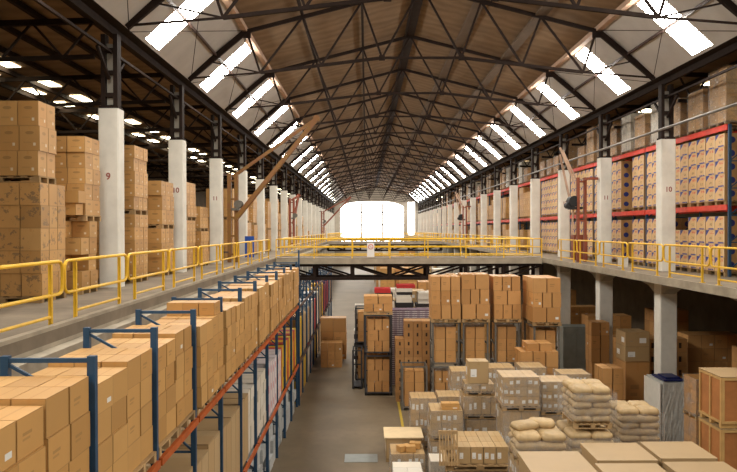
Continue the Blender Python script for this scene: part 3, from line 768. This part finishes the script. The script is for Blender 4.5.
def topload(x0, x1, y0, y1, z0, rows, lab, mc='k_cage', ny=2, hh=.6):
    pallet(x0, x1, y0, y1, z0, 'wooden pallet atop stillage ' + lab, 'pallets on the stillages'); z0 += PH
    for k, n in enumerate(rows):
        o_ = R(-.03, .03)
        block('packing_carton', x0 + o_, y0, z0, n, ny, 1, ((x1 - x0) / n, (y1 - y0) / ny, hh), mc, 'brown carton above stillage %s, %s' % (lab, LAY(k, len(rows)).replace('layer', 'course')), 'cartons in and on the stillages', jit=.012)
        z0 += hh
row = [(2.80, 4.02, 30.0, [3, 3, 3], 'leftmost of cross row'), (4.12, 5.27, 30.0, [2, 3, 2], 'second of cross row'), (5.5, 6.62, 30.0, [3, 2, 3], 'third of cross row'), (6.9, 8.02, 28.85, [2, 3, 2], 'rightmost of cross row')]
for x0, x1, y, rows, lab in row:
    for k in range(2): filled(x0 + .02, x1 - .02, y + .1, y + (1.9 if y < 29 else 1.3), .002 + 1.9 * k, 1.895, M['greys'], lab + (' ground tier' if k == 0 else ' upper tier'), nx=2 if k else 3)
    topload(x0 - .03, x1 + .03, y, y + (1.95 if y < 29 else 1.35), 3.8, rows, lab, hh=.61 if lab[0] != 's' else .64)
for k in range(2): filled(-.1, 1.2, 32.8, 34.0, .002 + 1.9 * k, 1.895, M['darks'], 'beside the aisle' + (' ground tier' if k == 0 else ' upper tier'), nx=3)
topload(-.15, 1.22, 32.8, 34.0, 3.8, [3, 2], 'beside the aisle', hh=.36)
for i in range(2):
    xs = 0 if i == 0 else -.45
    for k in range(2): filled(-.15 + xs, 1.15 + xs, 34.4 + 1.4 * i, 35.6 + 1.4 * i, .002 + 1.9 * k, 1.895, M['darks'], 'aisle file %s%s' % (nth(i + 1), ' ground tier' if k == 0 else ' upper tier'), nx=2)
stillage(-.72, -.22, 34.2, 35.5, .002, 1.9, M['darks'], 'empty dark steel stillage at the aisle edge beside the carton stillages')
filled(1.5, 2.62, 30.1, 31.2, .002, 1.9, M['greys'], 'low one left of cross row', nx=2)
block('hand_hole_carton', 1.3, 31.6, .002, 4, 2, 9, (.4, .5, .405), 'k_hole', 'brown carton with dark hand hole behind stillages', 'hand hole cartons', skip=lambda i, j, k: i == 0 and k > 6)
block('lilac_carton', 1.25, 35, .002, 5, 2, 13, (.385, .5, .29), 'k_stripe', 'lilac striped carton', 'striped cartons', jit=.004)
for i in range(4):
    z = .002
    for k in range(24):
        h = R(.12, .26)
        if k == 23: mt, wd = ('redb', 'red') if i in (1, 2) else ('k_white', 'white')
        else: mt, wd = random.choice((('k_white', 'white'), ('blackb', 'black'), ('k_white', 'white')))
        xo = R(-.07, .07); xa = -.62 + i * 1.1 + xo
        if i < 1 and k > 18: break
        carton('flat_pack', xa, xa + R(.8, 1.0), 38.0 + R(-.08, .08) - .9, 38.1, z, z + h - .004, mt, '%s flat pack, %s pile from aisle, %s, by the bridge' % (wd, nth(i), LAY(k, 24)), 'flat packs by the bridge'); z += h
# brown boxes before the rightmost stillages
block('packing_carton', 6.0, 27.3, .002, 3, 2, 5, (.5, .6, .6), 'k_cage', 'brown carton before the rightmost stillages', 'cartons in and on the stillages', skip=lambda i, j, k: False)
block('packing_carton', 6.3, 27.4, 3.003, 2, 2, 1, (.5, .5, .3), 'k_cage', 'brown carton topping the stack before rightmost stillages', 'cartons in and on the stillages')

# ------------------------------------------------------------------ wrapped pallet loads on the ground floor, right
def unit(name, mat, bevel=.012):
    me = MB().box((0, 0, 0), (1, 1, 1)).mesh(name, mat); return me
UM = {}
def um(mat):
    if mat not in UM: UM[mat] = unit('carton_' + mat, M[mat])
    return UM[mat]
def film_mesh(a, b, h):
    m = MB(); nx, nz = 10, 8
    P = []
    per = []
    for i in range(nx): per.append((-a + 2 * a * i / nx, -b))
    for i in range(nx): per.append((a, -b + 2 * b * i / nx))
    for i in range(nx): per.append((a - 2 * a * i / nx, b))
    for i in range(nx): per.append((-a, b - 2 * b * i / nx))
    N = len(per)
    rings = [[Vector((x * (1 + R(.0, .02)), y * (1 + R(.0, .02)), .08 + (h - .06) * k / nz)) for x, y in per] for k in range(nz + 1)]
    for k in range(nz):
        for i in range(N):
            j = (i + 1) % N; m.quad([rings[k][i], rings[k][j], rings[k + 1][j], rings[k + 1][i]], smooth=True)
    return m.mesh('stretch_wrap', M['film'])
def wload(x0, x1, y0, y1, z0, z1, label, nx=3, ny=2, nz=2, mat='k_label', film=True, group='wrapped pallet loads on the ground floor', name='wrapped_pallet_load'):
    t = empty(name, ((x0 + x1) / 2, (y0 + y1) / 2, z0), label, 'pallet load', group)
    a, b = (x1 - x0) / 2, (y1 - y0) / 2
    inst('pallet', PM, (0, 0, .001), t, (2 * a / 1.2, 2 * b, 1))
    H = z1 - z0 - PH; dx, dy, dz = 2 * (a - .02) / nx, 2 * (b - .02) / ny, H / nz
    for k in range(nz):
        for i in range(nx):
            for j in range(ny):
                if 0 < i < nx - 1 and 0 < j < ny - 1 and k < nz - 1: continue
                inst('carton', um(mat), (-a + .02 + (i + .5) * dx + R(-.006, .006), -b + .02 + (j + .5) * dy, PH + (k + .5) * dz), t, (dx - .008, dy - .008, dz - .006), R(-.012, .012))
    if film: inst('stretch_wrap', film_mesh(a + .005, b + .005, z1 - z0), (0, 0, 0), t)
    return t
def sup(x0, x1, y0, y1, zt, lab, n=None):
    """plain wrapped loads that carry the seen one"""
    n = n or max(1, round(zt / 1.3))
    for k in range(n): wload(x0, x1, y0, y1, .002 + zt * k / n, zt * (k + 1) / n - .003, 'wrapped load of beige cartons beneath %s%s' % (lab, '' if n == 1 else ', ' + ('lowest', 'middle', 'upper', 'topmost')[k if n > 2 else (0 if k == 0 else 3)] + ' of those below'), 2, 2, 2)
# front row left
wload(2.0, 3.06, 22.0, 23.1, 1.12, 2.07, 'film wrapped load of labelled beige cartons, left end above a second load', 3, 2, 2); sup(2.0, 3.0, 22.0, 23.1, 1.11, 'the left end load')
block('packing_carton', 2.35, 22.1, 2.08, 1, 1, 1, (.6, .35, .2), 'k_plain', 'small open kraft carton on the left end wrapped load', 'cartons in and on the stillages')
wload(1.55, 2.5, 24.75, 25.8, .002, 1.8, 'tall pale wrapped load nearest the yellow floor line', 3, 2, 3); wload(2.52, 3.5, 24.75, 25.8, .002, 1.86, 'tall pale wrapped load just right of the one by the yellow line', 3, 2, 3)
wload(3.12, 4.3, 22.5, 23.6, 1.68, 2.4, 'labelled cartons on a tray pallet below the small brown labelled box', 4, 2, 1); sup(3.15, 4.2, 22.5, 23.6, 1.66, 'the tray pallet')
wload(3.18, 4.15, 22.6, 23.5, 2.41, 2.78, 'low wrapped layer of flat cartons carrying one brown box', 2, 2, 1)
block('labelled_box', 3.3, 22.65, 2.79, 1, 1, 1, (.66, .6, .72), 'k_label', 'brown box with white label standing on the low wrapped layer', 'single boxes')
wload(3.15, 4.2, 26.0, 27.1, .002, 2.5, 'tall wrapped load behind the brown box with white label', 3, 2, 5)
wload(4.5, 5.55, 26, 27.1, .002, 2.62, 'wrapped load with pale sheeted top behind the big twin-tier load', 3, 2, 5)
wload(5.7, 6.65, 25.8, 26.9, .002, 2.68, 'tall wrapped load with crumpled film top before the brown cartons', 3, 2, 5)
wload(3.98, 5.1, 20.5, 21.6, 2.45, 3.45, 'large wrapped load of labelled cartons in the centre, upper tier', 3, 2, 3); sup(4.0, 5.08, 20.5, 21.6, 2.44, 'the large centre load', 2)
wload(5.25, 6.3, 21, 22, 2.2, 3.2, 'wrapped load of beige cartons right of the large centre load', 3, 2, 3); sup(5.25, 6.28, 21, 22, 2.19, 'the load right of centre', 2)
wload(6.65, 7.65, 22, 23, 1.7, 2.78, 'pale topped wrapped load behind the tall sack pile', 3, 2, 3); sup(6.65, 7.65, 22, 23, 1.69, 'the pale topped load', 1)
wload(6.7, 7.75, 24.1, 25.1, 1.7, 2.78, 'wide wrapped load of beige cartons between the brown stack and sacks', 4, 2, 3); sup(6.7, 7.75, 24.1, 25.1, 1.69, 'the wide load', 1)
# kraft carton group with pallet
sup(2.35, 3.8, 18.7, 20.2, 1.35, 'the open kraft carton group', 1)
pallet(2.1, 3.95, 18.6, 20.3, 1.36, 'wide wooden pallet under the kraft carton group in front')
block('kraft_box', 2.45, 18.72, 1.36 + PH, 4, 3, 1, (.34, .5, .45), 'k_label', 'kraft box in the low group on a wide pallet', 'kraft boxes on the wide pallet', jit=.003, rot=.003)
# pallet standing on edge at its left
o = inst('wooden_pallet', PM, (2.22, 18.5, 1.56 + .45), None, (.42, .9, 1)); o.rotation_euler = (math.radians(80), 0, 0); o.location = (2.17, 18.68, 1.96)
tag(o, 'small slotted wooden pallet standing on edge beside the kraft boxes', 'pallet')
# wooden crate with pale lid
t = empty('wooden_crate', (1.24, 24.0, 0), 'low crate with pale plywood lid standing on the floor by the yellow line', 'crate')
m = MB(); m.b2(-.6, .6, -.6, .6, .12, .8); m.build('box_body', M['k_label'], t)
m = MB(); m.b2(-.66, .66, -.64, .64, .8, .83); m.build('lid', M['lid'], t)
inst('pallet', PM, (0, 0, .001), t, (1, 1.2, .8))
wload(.72, 1.8, 21.4, 22.5, .002, .9, 'low wrapped load in front of the pale lidded crate', 3, 2, 2)
for i, (x, y, w_, rz) in enumerate(((.95, 21.6, .4, .5), (1.35, 21.9, .35, -.2), (1.2, 21.55, .3, .1))):
    carton('packing_carton', x, x + w_, y, y + .25, .91, .91 + .18, 'k_plain', 'loose kraft carton on the low front load, %s' % ('left', 'right', 'middle')[i], 'loose cartons on the low front load', rz)
wload(.72, 1.6, 19.6, 20.6, .002, .95, 'white topped load at the bottom edge of the picture', 2, 2, 2, 'k_white')
wload(1.85, 2.3, 20.4, 21.2, .002, 1.0, 'small white load beside the pallet standing on edge', 1, 1, 2, 'k_white')
# flat topped big cartons, nearest
def flat(x0, x1, y0, y1, z1, lab):
    t = empty('large_flat_carton', ((x0 + x1) / 2, (y0 + y1) / 2, 0), lab, 'carton', 'large flat topped cartons nearest the camera')
    a, b = (x1 - x0) / 2, (y1 - y0) / 2
    inst('pallet', PM, (0, 0, .001), t, (2 * a / 1.2, 2 * b, 1))
    m = MB(); n = 3; h = (z1 - PH - .1) / n
    for k in range(n): m.b2(-a + .03, a - .03, -b + .03, b - .03, PH + k * h + .004, PH + (k + 1) * h)
    m.build('body', M['k_sheet'], t)
    m = MB(); m.b2(-a, a, -b, b, z1 - .1, z1); m.build('lid', M['k_sheet'], t)
flat(6.33, 7.55, 15.0, 16.2, 2.86, 'large flat topped kraft carton, rearmost right, beside the plywood crates')
flat(4.9, 6.2, 14.82, 16.05, 2.88, 'large flat topped kraft carton in front of the tall sack pile')
flat(3.38, 4.75, 14.0, 15.7, 2.8, 'large flat topped kraft carton at left, in front of the crumpled sack pile')
flat(4.8, 6.1, 13.3, 14.7, 2.86, 'large flat topped kraft carton at the bottom edge, middle')
flat(6.3, 7.6, 13.3, 14.85, 2.84, 'large flat topped kraft carton at the bottom edge, right')

# ------------------------------------------------------------------ sacks
def sack_mesh(i):
    bm = bmesh.new(); bmesh.ops.create_uvsphere(bm, u_segments=36, v_segments=18, radius=1)
    rr = random.Random(i)
    ph = [rr.uniform(0, 6) for _ in range(4)]
    for v in bm.verts:
        x, y, z = v.co
        f = lambda q, p: math.copysign(abs(q) ** p, q)
        x, y, z = f(x, .38), f(y, .42), f(z, .7)
        z *= 1 - .45 * max(abs(x), abs(y)) ** 6
        z += .1 * math.sin(3 * x + ph[0]) * math.cos(4 * y + ph[1]); y += .04 * math.sin(5 * x + ph[2]); x += .03 * math.sin(4 * y + ph[3])
        z += .05 * math.sin(9 * x + ph[1]) * math.sin(7 * y + ph[0]) + .04 * math.sin(17 * (x + y) + ph[2])
        v.co = (x * .33, y * .22, z * .09)
    me = bpy.data.meshes.new('paper_sack'); bm.to_mesh(me); bm.free()
    for p in me.polygons: p.use_smooth = True
    me.materials.append(M['sack']); return me
SM = [sack_mesh(i) for i in range(4)]
def sackpile(x0, x1, y0, y1, z0, nl, lab, dz=.165, sup_=True, loose=0):
    fm = inst('stretch_film', film_mesh((x1 - x0) / 2 + .09, (y1 - y0) / 2 + .09, nl * dz - .12), ((x0 + x1) / 2, (y0 + y1) / 2, z0 + PH), label='clear stretch film wrapped around the sacks, ' + lab, cat='film', group='stretch film around sack piles')
    if sup_: pallet(x0, x1, y0, y1, z0, 'wooden pallet under the sacks, ' + lab, 'pallets under sacks'); z0 += PH
    for k in range(nl):
        nx, ny = (1, 3) if k % 2 == nl % 2 else (2, 2)
        w, d = (x1 - x0) / nx, (y1 - y0) / ny
        for i in range(nx):
            for j in range(ny):
                tr_ = False; s_ = (d / .66, w / .44) if tr_ else (w / .66, d / .44)
                o = inst('paper_sack', random.choice(SM), (x0 + (i + .5) * w + R(-.02, .02), y0 + (j + .5) * d + R(-.02, .02), z0 + .085 + k * dz), None, (s_[0] * R(1.02, 1.1), s_[1] * R(1.02, 1.1), dz / .165 * 1.15), (math.pi / 2 if tr_ else 0) + R(-.06, .06),
                         label='beige sack, %s, %s, %s' % (lab, LAY(k, nl), ' '.join(q for q in (pos_word(j, ny, 'near', 'far'), pos_word(i, nx, 'left', 'right')) if q)), cat='sack', group='beige sacks piled on pallets')
sackpile(5.2, 6.15, 17.5, 18.6, 2.78, 5, 'tall centre pile', .178)
sackpile(5.1, 6.2, 17.45, 18.75, 1.6, 5, 'pile under the tall one', .19)
sup(5.15, 6.15, 17.5, 18.7, 1.54, 'the sack pallets', 1)
sackpile(3.55, 4.7, 16.4, 17.5, 2.24, 3, 'crumpled left pile', .19)
for i, (x, y, r_) in enumerate(((3.85, 17.0, .4), (4.3, 17.2, -.3))):
    inst('paper_sack', SM[i], (x, y, 3.02), None, (1, 1, 1.2), r_, label='beige sack lying crooked on the crumpled left pile, %s one' % ('left', 'right')[i], cat='sack', group='beige sacks piled on pallets')
sup(3.55, 4.68, 16.4, 17.5, 2.23, 'the crumpled sack pile', 2)
sackpile(7.1, 8.2, 19.5, 20.6, 1.5, 6, 'right pile beside grey foam', .185)
sup(7.1, 8.2, 19.5, 20.6, 1.49, 'the right sack pile', 1)

# ------------------------------------------------------------------ right edge: crates, foam slab, cartons
def crate(x0, x1, y0, y1, z0, z1, lab):
    t = empty('plywood_crate', ((x0 + x1) / 2, (y0 + y1) / 2, z0), lab, 'crate', 'stacked plywood crates'); a, b, h = (x1 - x0) / 2, (y1 - y0) / 2, z1 - z0
    m = MB(); m.b2(-a + .02, a - .02, -b + .02, b - .02, .1, h - .01); m.build('panels', M['ply'], t)
    m = MB()
    for x in (-a, a):
        for y in (-b, 0, b):
            yy = max(-b + .04, min(b - .04, y)); m.b2(x - .015, x + .015, yy - .028, yy + .028, .1, h)
        for z in (.14, h - .05): m.b2(x - .018, x + .018, -b, b, z - .03, z + .03)
    for y in (-b, b):
        for x in (-a, a):
            xx = max(-a + .04, min(a - .04, x)); m.b2(xx - .028, xx + .028, y - .015, y + .015, .1, h)
        for z in (.14, h - .05): m.b2(-a, a, y - .018, y + .018, z - .03, z + .03)
    m.build('battens', M['batten'], t)
    m = MB(); m.b2(-a - .02, a + .02, -b - .02, b + .02, h - .01, h + .01); m.build('lid', M['k_sheet'], t)
    m = MB()
    for y in (-b + .08, 0, b - .08): m.b2(-a, a, y - .05, y + .05, 0, .1)
    m.build('skid', M['batten'], t)
crate(8.7, 10.15, 17.1, 18.25, 2.9, 4.16, 'reddish plywood crate with pale battens, topmost of the three')
crate(8.7, 10.15, 17.1, 18.25, 1.45, 2.88, 'reddish plywood crate with pale battens, middle of the three')
crate(8.7, 10.15, 17.1, 18.25, .002, 1.43, 'reddish plywood crate with pale battens, lowest of the three')
t = empty('foam_slab_bundle', (10.6, 24.6, 0), 'grey crinkly wrapped foam slab bundle standing before the right column', 'bundle')
m = MB()
N = 14
def fq(P, Q, R_, S_):
    for i in range(N):
        for j in range(N):
            def pt(u, v):
                p = Vector(P) * (1 - u) * (1 - v) + Vector(Q) * u * (1 - v) + Vector(R_) * u * v + Vector(S_) * (1 - u) * v
                h_ = (math.sin(u * 57.3 * 3.1 + v * 91.7) * 43758.5) % 1.0 if 0 < u < 1 and 0 < v < 1 else .5
                return p + Vector((h_ - .5, h_ - .5, 0)) * .02
            m.quad([pt(i / N, j / N), pt((i + 1) / N, j / N), pt((i + 1) / N, (j + 1) / N), pt(i / N, (j + 1) / N)])
fq((-.4, -.55, .02), (.4, -.55, .02), (.4, -.55, 2.5), (-.4, -.55, 2.5)); fq((-.4, .85, .02), (-.4, -.55, .02), (-.4, -.55, 2.5), (-.4, .85, 2.5)); fq((.4, -.55, .02), (.4, .85, .02), (.4, .85, 2.5), (.4, -.55, 2.5)); fq((.4, .85, .02), (-.4, .85, .02), (-.4, .85, 2.5), (.4, .85, 2.5)); fq((-.4, -.55, 2.5), (.4, -.55, 2.5), (.4, .85, 2.5), (-.4, .85, 2.5))
m.build('foam_slabs', M['quilt'], t)
m = MB(); m.box((0, 0, 1.24), (.04, 1.4, 2.44)); m.build('leaning_board', M['whiteb'], None, (10.13, 24.75, .01), label='white board standing against the left face of the grey foam bundle', cat='board')
m = MB()
m.b2(-.36, .38, -.5, .55, .0, .05); m.b2(-.2, .3, -.3, .4, .05, .1)
m.build('blue_tarpaulin', M['tarp'], None, (10.62, 24.6, 2.53), label='folded dark blue tarpaulin lying on the grey foam bundle', cat='tarpaulin')
wload(10.15, 10.95, 21.5, 22.4, 1.9, 3.15, 'wrapped brown load between the grey foam and plywood crates, upper', 2, 2, 3, 'k_cage'); wload(10.15, 10.95, 21.5, 22.4, .002, 1.88, 'wrapped brown load between the grey foam and plywood crates, lower', 2, 2, 3, 'k_cage')
block('big_carton', 10.6, 28.6, .002, 1, 1, 1, (1.0, 1.1, 2.36), 'k_cage', 'very large dark brown carton left of the right column', 'big cartons near the right column')
block('big_carton', 10.6, 28.6, 2.37, 1, 1, 2, (1.0, 1.1, .6), 'k_label', 'wide pale carton on the very large dark one', 'big cartons near the right column')
block('packing_carton', 9.1, 27.0, .002, 2, 2, 4, (.42, .5, .6), 'k_cage', 'brown carton, short stack beside very large carton', 'cartons in and on the stillages')
block('packing_carton', 10.1, 31.4, .002, 2, 2, 6, (.42, .45, .6), 'k_cage', 'brown carton in the tall stack before second right column', 'cartons in and on the stillages')
t = empty('steel_cabinet', (10.85, 36.6, 0), 'tall grey green steel cabinet under the right gallery', 'cabinet')
m = MB(); m.b2(-.7, .7, -.5, .5, 0.002, 2.75); m.build('body', M['cab'], t)
for x, nm in ((-.35, 'door'), (.35, 'door')): m = MB(); m.b2(x - .335, x + .335, -.52, -.5, .1, 2.68); m.build(nm, M['cab'], t)
# clutter under the right gallery
for i, (x, y, nx, nz, mt) in enumerate(((12.2, 23.5, 3, 4, 'k_cage'), (14.2, 24.5, 3, 4, 'k_cage'), (12.3, 27, 4, 3, 'k_cage'), (15, 27.5, 3, 5, 'k_cage'), (12.2, 30.5, 3, 5, 'k_hole'), (14.5, 31.5, 4, 5, 'k_cage'), (12.4, 34.5, 3, 4, 'k_cage'), (14.8, 36, 3, 6, 'k_cage'), (12.2, 38.5, 4, 5, 'k_cage'), (12.5, 43, 3, 5, 'k_cage'), (9.9, 43.5, 3, 5, 'k_cage'), (12, 48, 4, 6, 'k_cage'), (13, 19.5, 4, 5, 'k_cage'), (17, 24, 3, 6, 'k_cage'), (17, 30, 3, 6, 'k_cage'))):
    block('stored_carton', x, y, .002, nx, 2, nz, (.6, .6, .6), mt, 'brown carton under right gallery, %s stack' % nth(i), 'cartons under the right gallery', jit=.004, rot=.003)
m = MB(); m.b2(0, .6, 0, .5, 0, .42); m.build('white_box', M['k_white'], None, (12.3, 23.45, 2.41), label='white box on cartons in the shade under the right gallery', cat='box')
# ground floor beyond the bridge
for i in range(9):
    for j in range(6):
        x = 1.2 + j * 1.35; y = 44 + i * 8.5 + (j % 2) * .6
        mt = random.choice(('k_plain', 'k_white', 'k_label', 'k_cage'))
        block('distant_carton', x, y, .002, 2, 3, random.choice((6, 7, 8)), (.6, .6, .55), mt, 'carton beyond the bridge, %s row, %s stack' % (nth(i), nth(j)), 'cartons on the ground beyond the bridge', jit=.003, rot=.002)

# ------------------------------------------------------------------ top level of right racks: wrapped loads
protos = []
for v, (ny, nz, h, mt) in enumerate(((2, 4, 2.0, 'k_gal'), (2, 3, 1.55, 'k_gal'), (2, 2, 1.15, 'k_cage'), (2, 4, 1.8, 'k_white'))):
    protos.append((ny, nz, h, mt))
pt = {}
idx = 0
for b in range(-2, 24):
    for h_ in range(2):
        if b == -2 and h_ == 1: v = 1
        elif b == -1: v = (1, 3)[h_]
        else: v = random.choice((0, 1, 2, 0, 1, 2, 3))
        if b == -2 and h_ == 0: v = 0
        if b > 0 and random.random() < .2: continue
        y = 30.05 + 3.425 * b + .25 + h_ * 1.62; ny, nz, H, mt = protos[v]
        lab = 'wrapped carton load on top of the right racks, %s from the camera' % nth(idx)
        if v not in pt:
            pt[v] = wload(RX0, RX1, y, y + 1.2, 11.281, 11.281 + H, lab, 2, ny, nz, mt, True, 'wrapped loads on top of the right racks')
        else:
            c_ = copy_tree(pt[v]); c_.location = ((RX0 + RX1) / 2, y + .6, 11.281); c_['label'] = lab
        idx += 1

# ------------------------------------------------------------------ forklift with load on the aisle
t = empty('forklift', (-2.0, 42.2, 0), 'dark grey forklift standing in the far aisle behind stacked cartons', 'forklift')
m = MB(); m.b2(-.5, .5, 0, 1.6, .25, .95); m.b2(-.5, .5, .9, 1.8, .3, 1.25); m.build('body', M['flr_truck'], t)
m = MB()
for x in (-.4, .4): m.b2(x - .06, x + .06, -.15, 0, .05, 2.5)
m.b2(-.4, .4, -.1, -.04, 2.3, 2.45); m.b2(-.4, .4, -.1, -.04, 1.2, 1.32); m.build('mast', M['darks'], t)
m = MB()
for x in (-.45, .45):
    m.bar((x, .1, .95), (x, .35, 2.15), .05); m.bar((x, 1.5, 1.2), (x, 1.3, 2.15), .05)
m.b2(-.48, .48, .3, 1.35, 2.13, 2.18); m.build('overhead_guard', M['darks'], t)
m = MB()
for x in (-.25, .25): m.b2(x - .06, x + .06, -1.25, -.12, .03, .08)
m.build('fork', M['darks'], t)
hubm = MB().cyl((-.1, 0, 0), (.1, 0, 0), .12, 12).mesh('hub', M['greys'])
wm = MB().cyl((-.09, 0, 0), (.09, 0, 0), .26, 18).mesh('wheel', M['black'])
for x in (-.5, .5):
    for y in (.15, 1.4): inst('hub', hubm, (0, 0, 0), inst('wheel', wm, (x, y, .262), t))
m = MB(); m.b2(-.22, .22, .6, 1.0, .95, 1.05); m.b2(-.22, .22, .98, 1.06, 1.0, 1.5); m.build('seat', M['black'], t)
pallet(-2.65, -1.4, 40.7, 41.8, .1, 'pallet carried on the forks of the forklift')
block('forklift_carton', -2.68, 40.7, .1 + PH, 2, 2, 3, (.74, .5, .8), 'k_cage', 'brown carton on the forklift pallet', 'cartons carried by the forklift')
block('forklift_carton', -2.6, 39.5, .002, 3, 2, 3, (.4, .5, .46), 'k_cage', 'brown carton on the aisle floor before the forklift', 'cartons carried by the forklift')

# floor marks and small items
m = MB(); m.b2(-.05, .05, -4.5, 4.5, 0, .004); m.build('floor_line', M['linep'], None, (1.42, 28.9, .0005), label='worn yellow line painted on the concrete floor', cat='floor marking')
m = MB(); m.b2(-.56, .56, -.42, .42, 0, .012); m.build('floor_plate', M['plate'], None, (-.2, 23.8, .0005), label='grey steel cover plate set in the aisle floor', cat='plate')
m = MB(); m.b2(-.16, .16, -.16, .16, 0, .38); m.b2(-.18, .18, -.18, .18, .38, .42); m.build('white_bin', M['whiteb'], None, (10.75, 29.3, GZ + .002), label='small white bin on right gallery behind the yellow rail', cat='bin')
m = MB(); m.b2(-.25, .25, -.03, .03, 0, 1.15); m.build('blue_board', M['signb'], None, (-6.35, 38.0, GZ + .1), label='upright blue board beside a left gallery column', cat='board')
m = MB(); m.b2(-.35, .35, -.3, .3, 0, 1.3); m.build('rust_box', M['rust'], None, (11.0, 36.2, GZ + .002), label='rust brown cabinet on the right gallery behind the folded crane', cat='cabinet')

# ------------------------------------------------------------------ place cartons: what the camera sees becomes individuals
cam_p = Vector((0, 0, CAMZ))
V, Fc = [], []
for q in CART:
    (cx, cy, cz), (dx, dy, dz) = q['c'], q['d']; b = len(V)
    for sz in (-1, 1):
        for sy in (-1, 1):
            for sx in (-1, 1): V.append((cx + sx * dx / 2, cy + sy * dy / 2, cz + sz * dz / 2))
    Fc += [(b, b + 1, b + 5, b + 4), (b + 1, b + 3, b + 7, b + 5), (b + 3, b + 2, b + 6, b + 7), (b + 2, b, b + 4, b + 6), (b + 4, b + 5, b + 7, b + 6), (b + 2, b + 3, b + 1, b)]
bvh = BVHTree.FromPolygons(V, Fc)
for n_, q in enumerate(CART):
    (cx, cy, cz), (dx, dy, dz) = q['c'], q['d']; sc_ = 0.0
    faces = [((-math.copysign(dx / 2, cx), 0, 0), (0, dy, 0), (0, 0, dz)), ((0, -dy / 2, 0), (dx, 0, 0), (0, 0, dz)), ((0, 0, dz / 2 if cz < CAMZ else -dz / 2), (dx, 0, 0), (0, dy, 0))]
    if cy > 1:
        for nrm, a, b in faces:
            A = Vector(a).cross(Vector(b)).length
            for u in (-.33, .33):
                for w in (-.33, .33):
                    p = Vector((cx, cy, cz)) + Vector(nrm) + Vector(a) * u + Vector(b) * w
                    px, py = 366.5 + F * p.x / p.y, 229.5 - F * (p.z - CAMZ) / p.y
                    if not (0 <= px <= 737 and 0 <= py <= 472): continue
                    d = p - cam_p; L = d.length
                    h = bvh.ray_cast(cam_p, d / L, L + .05)
                    if h[2] is not None and h[2] // 6 == n_: sc_ += A / 4 * abs(Vector(nrm).normalized().dot(d / L)) / L ** 2
    q['s'] = sc_
kinds = {}
for q in CART: kinds.setdefault(q['k'], []).append(q)
CATN = {'white_bale': 'bale', 'flat_pack': 'flat pack', 'labelled_box': 'box', 'kraft_box': 'box'}
seen_labels = {}
total = 0
for k, lst in kinds.items():
    lst.sort(key=lambda q: -q['s'])
    lim = 300
    ind = [q for q in lst[:lim] if q['s'] > 1e-5]; rest = lst[len(ind):]
    total += len(ind)
    for q in ind:
        l = q['l']
        o = inst(k, um(q['m']), q['c'], None, q['d'], q['rz']); tag(o, l, CATN.get(k, 'carton'), q['g'])
        seen_labels.setdefault(l, []).append(o)
    bm_ = {}
    for q in rest: bm_.setdefault(q['m'], MB()).box(q['c'], q['d'], rz=q['rz'], r=random.random())
    if rest:
        mats = list(bm_); big = MB(); mi = []
        for i, mt in enumerate(mats):
            b_ = bm_[mt]; off = len(big.v); big.v += b_.v; big.f += [tuple(x + off for x in f) for f in b_.f]; big.uv += b_.uv; big.r += b_.r; big.sm += b_.sm; mi += [i] * len(b_.f)
        me = big.mesh(k + 's', M[mats[0]])
        for mt in mats[1:]: me.materials.append(M[mt])
        me.polygons.foreach_set('material_index', mi)
        o = bpy.data.objects.new('remaining_' + k + 's', me); COL.objects.link(o)
        tag(o, 'the remaining %ss behind, beneath and beyond the countable ones' % k.replace('_', ' '), CATN.get(k, 'carton'), rest[0]['g'], 'stuff')
print('CARTONS', len(CART), {k: len(v) for k, v in kinds.items()}, 'individual', total, 'dup', sum(1 for v in seen_labels.values() if len(v) > 1))
bad = [l for l in seen_labels if len(l.replace(',', ' ').split()) > 16]
print("LONG", len(bad), bad[:3]); import collections as _c; print(_c.Counter(l.split(",")[0][:40] for l in bad).most_common(12))
print("DUPS", [l for l, v in seen_labels.items() if len(v) > 1][:12])

# ------------------------------------------------------------------ camera and world
cam = bpy.data.cameras.new('camera'); co = bpy.data.objects.new('camera', cam); COL.objects.link(co); sc.camera = co
cam.sensor_width = 36; cam.lens = F / 737 * 36; cam.clip_end = 400; cam.clip_start = .1
pitch = math.atan(6.5 / F); yaw = math.atan(2 / F)
co.location = cam_p
co.rotation_euler = (math.pi / 2 - pitch, 0, -yaw)
co.rotation_euler = (Matrix.Rotation(-yaw, 3, 'Z') @ Matrix.Rotation(math.pi / 2 - pitch, 3, 'X') @ Matrix.Rotation(math.radians(-.12), 3, 'Z')).to_euler()
w = bpy.data.worlds.new('world'); sc.world = w; w.use_nodes = True
w.node_tree.nodes['Background'].inputs[0].default_value = (.8, .85, 1, 1); w.node_tree.nodes['Background'].inputs[1].default_value = .6
sc.view_settings.view_transform = 'Standard'; sc.view_settings.look = 'None'; sc.view_settings.gamma = 1; sc.view_settings.use_curve_mapping = False
sc.view_settings.exposure = 0.64
sc.cycles.use_denoising = True
sc.cycles.max_bounces = 7; sc.cycles.diffuse_bounces = 5; sc.cycles.transparent_max_bounces = 24; sc.cycles.glossy_bounces = 3
sc.cycles.sample_clamp_indirect = 8
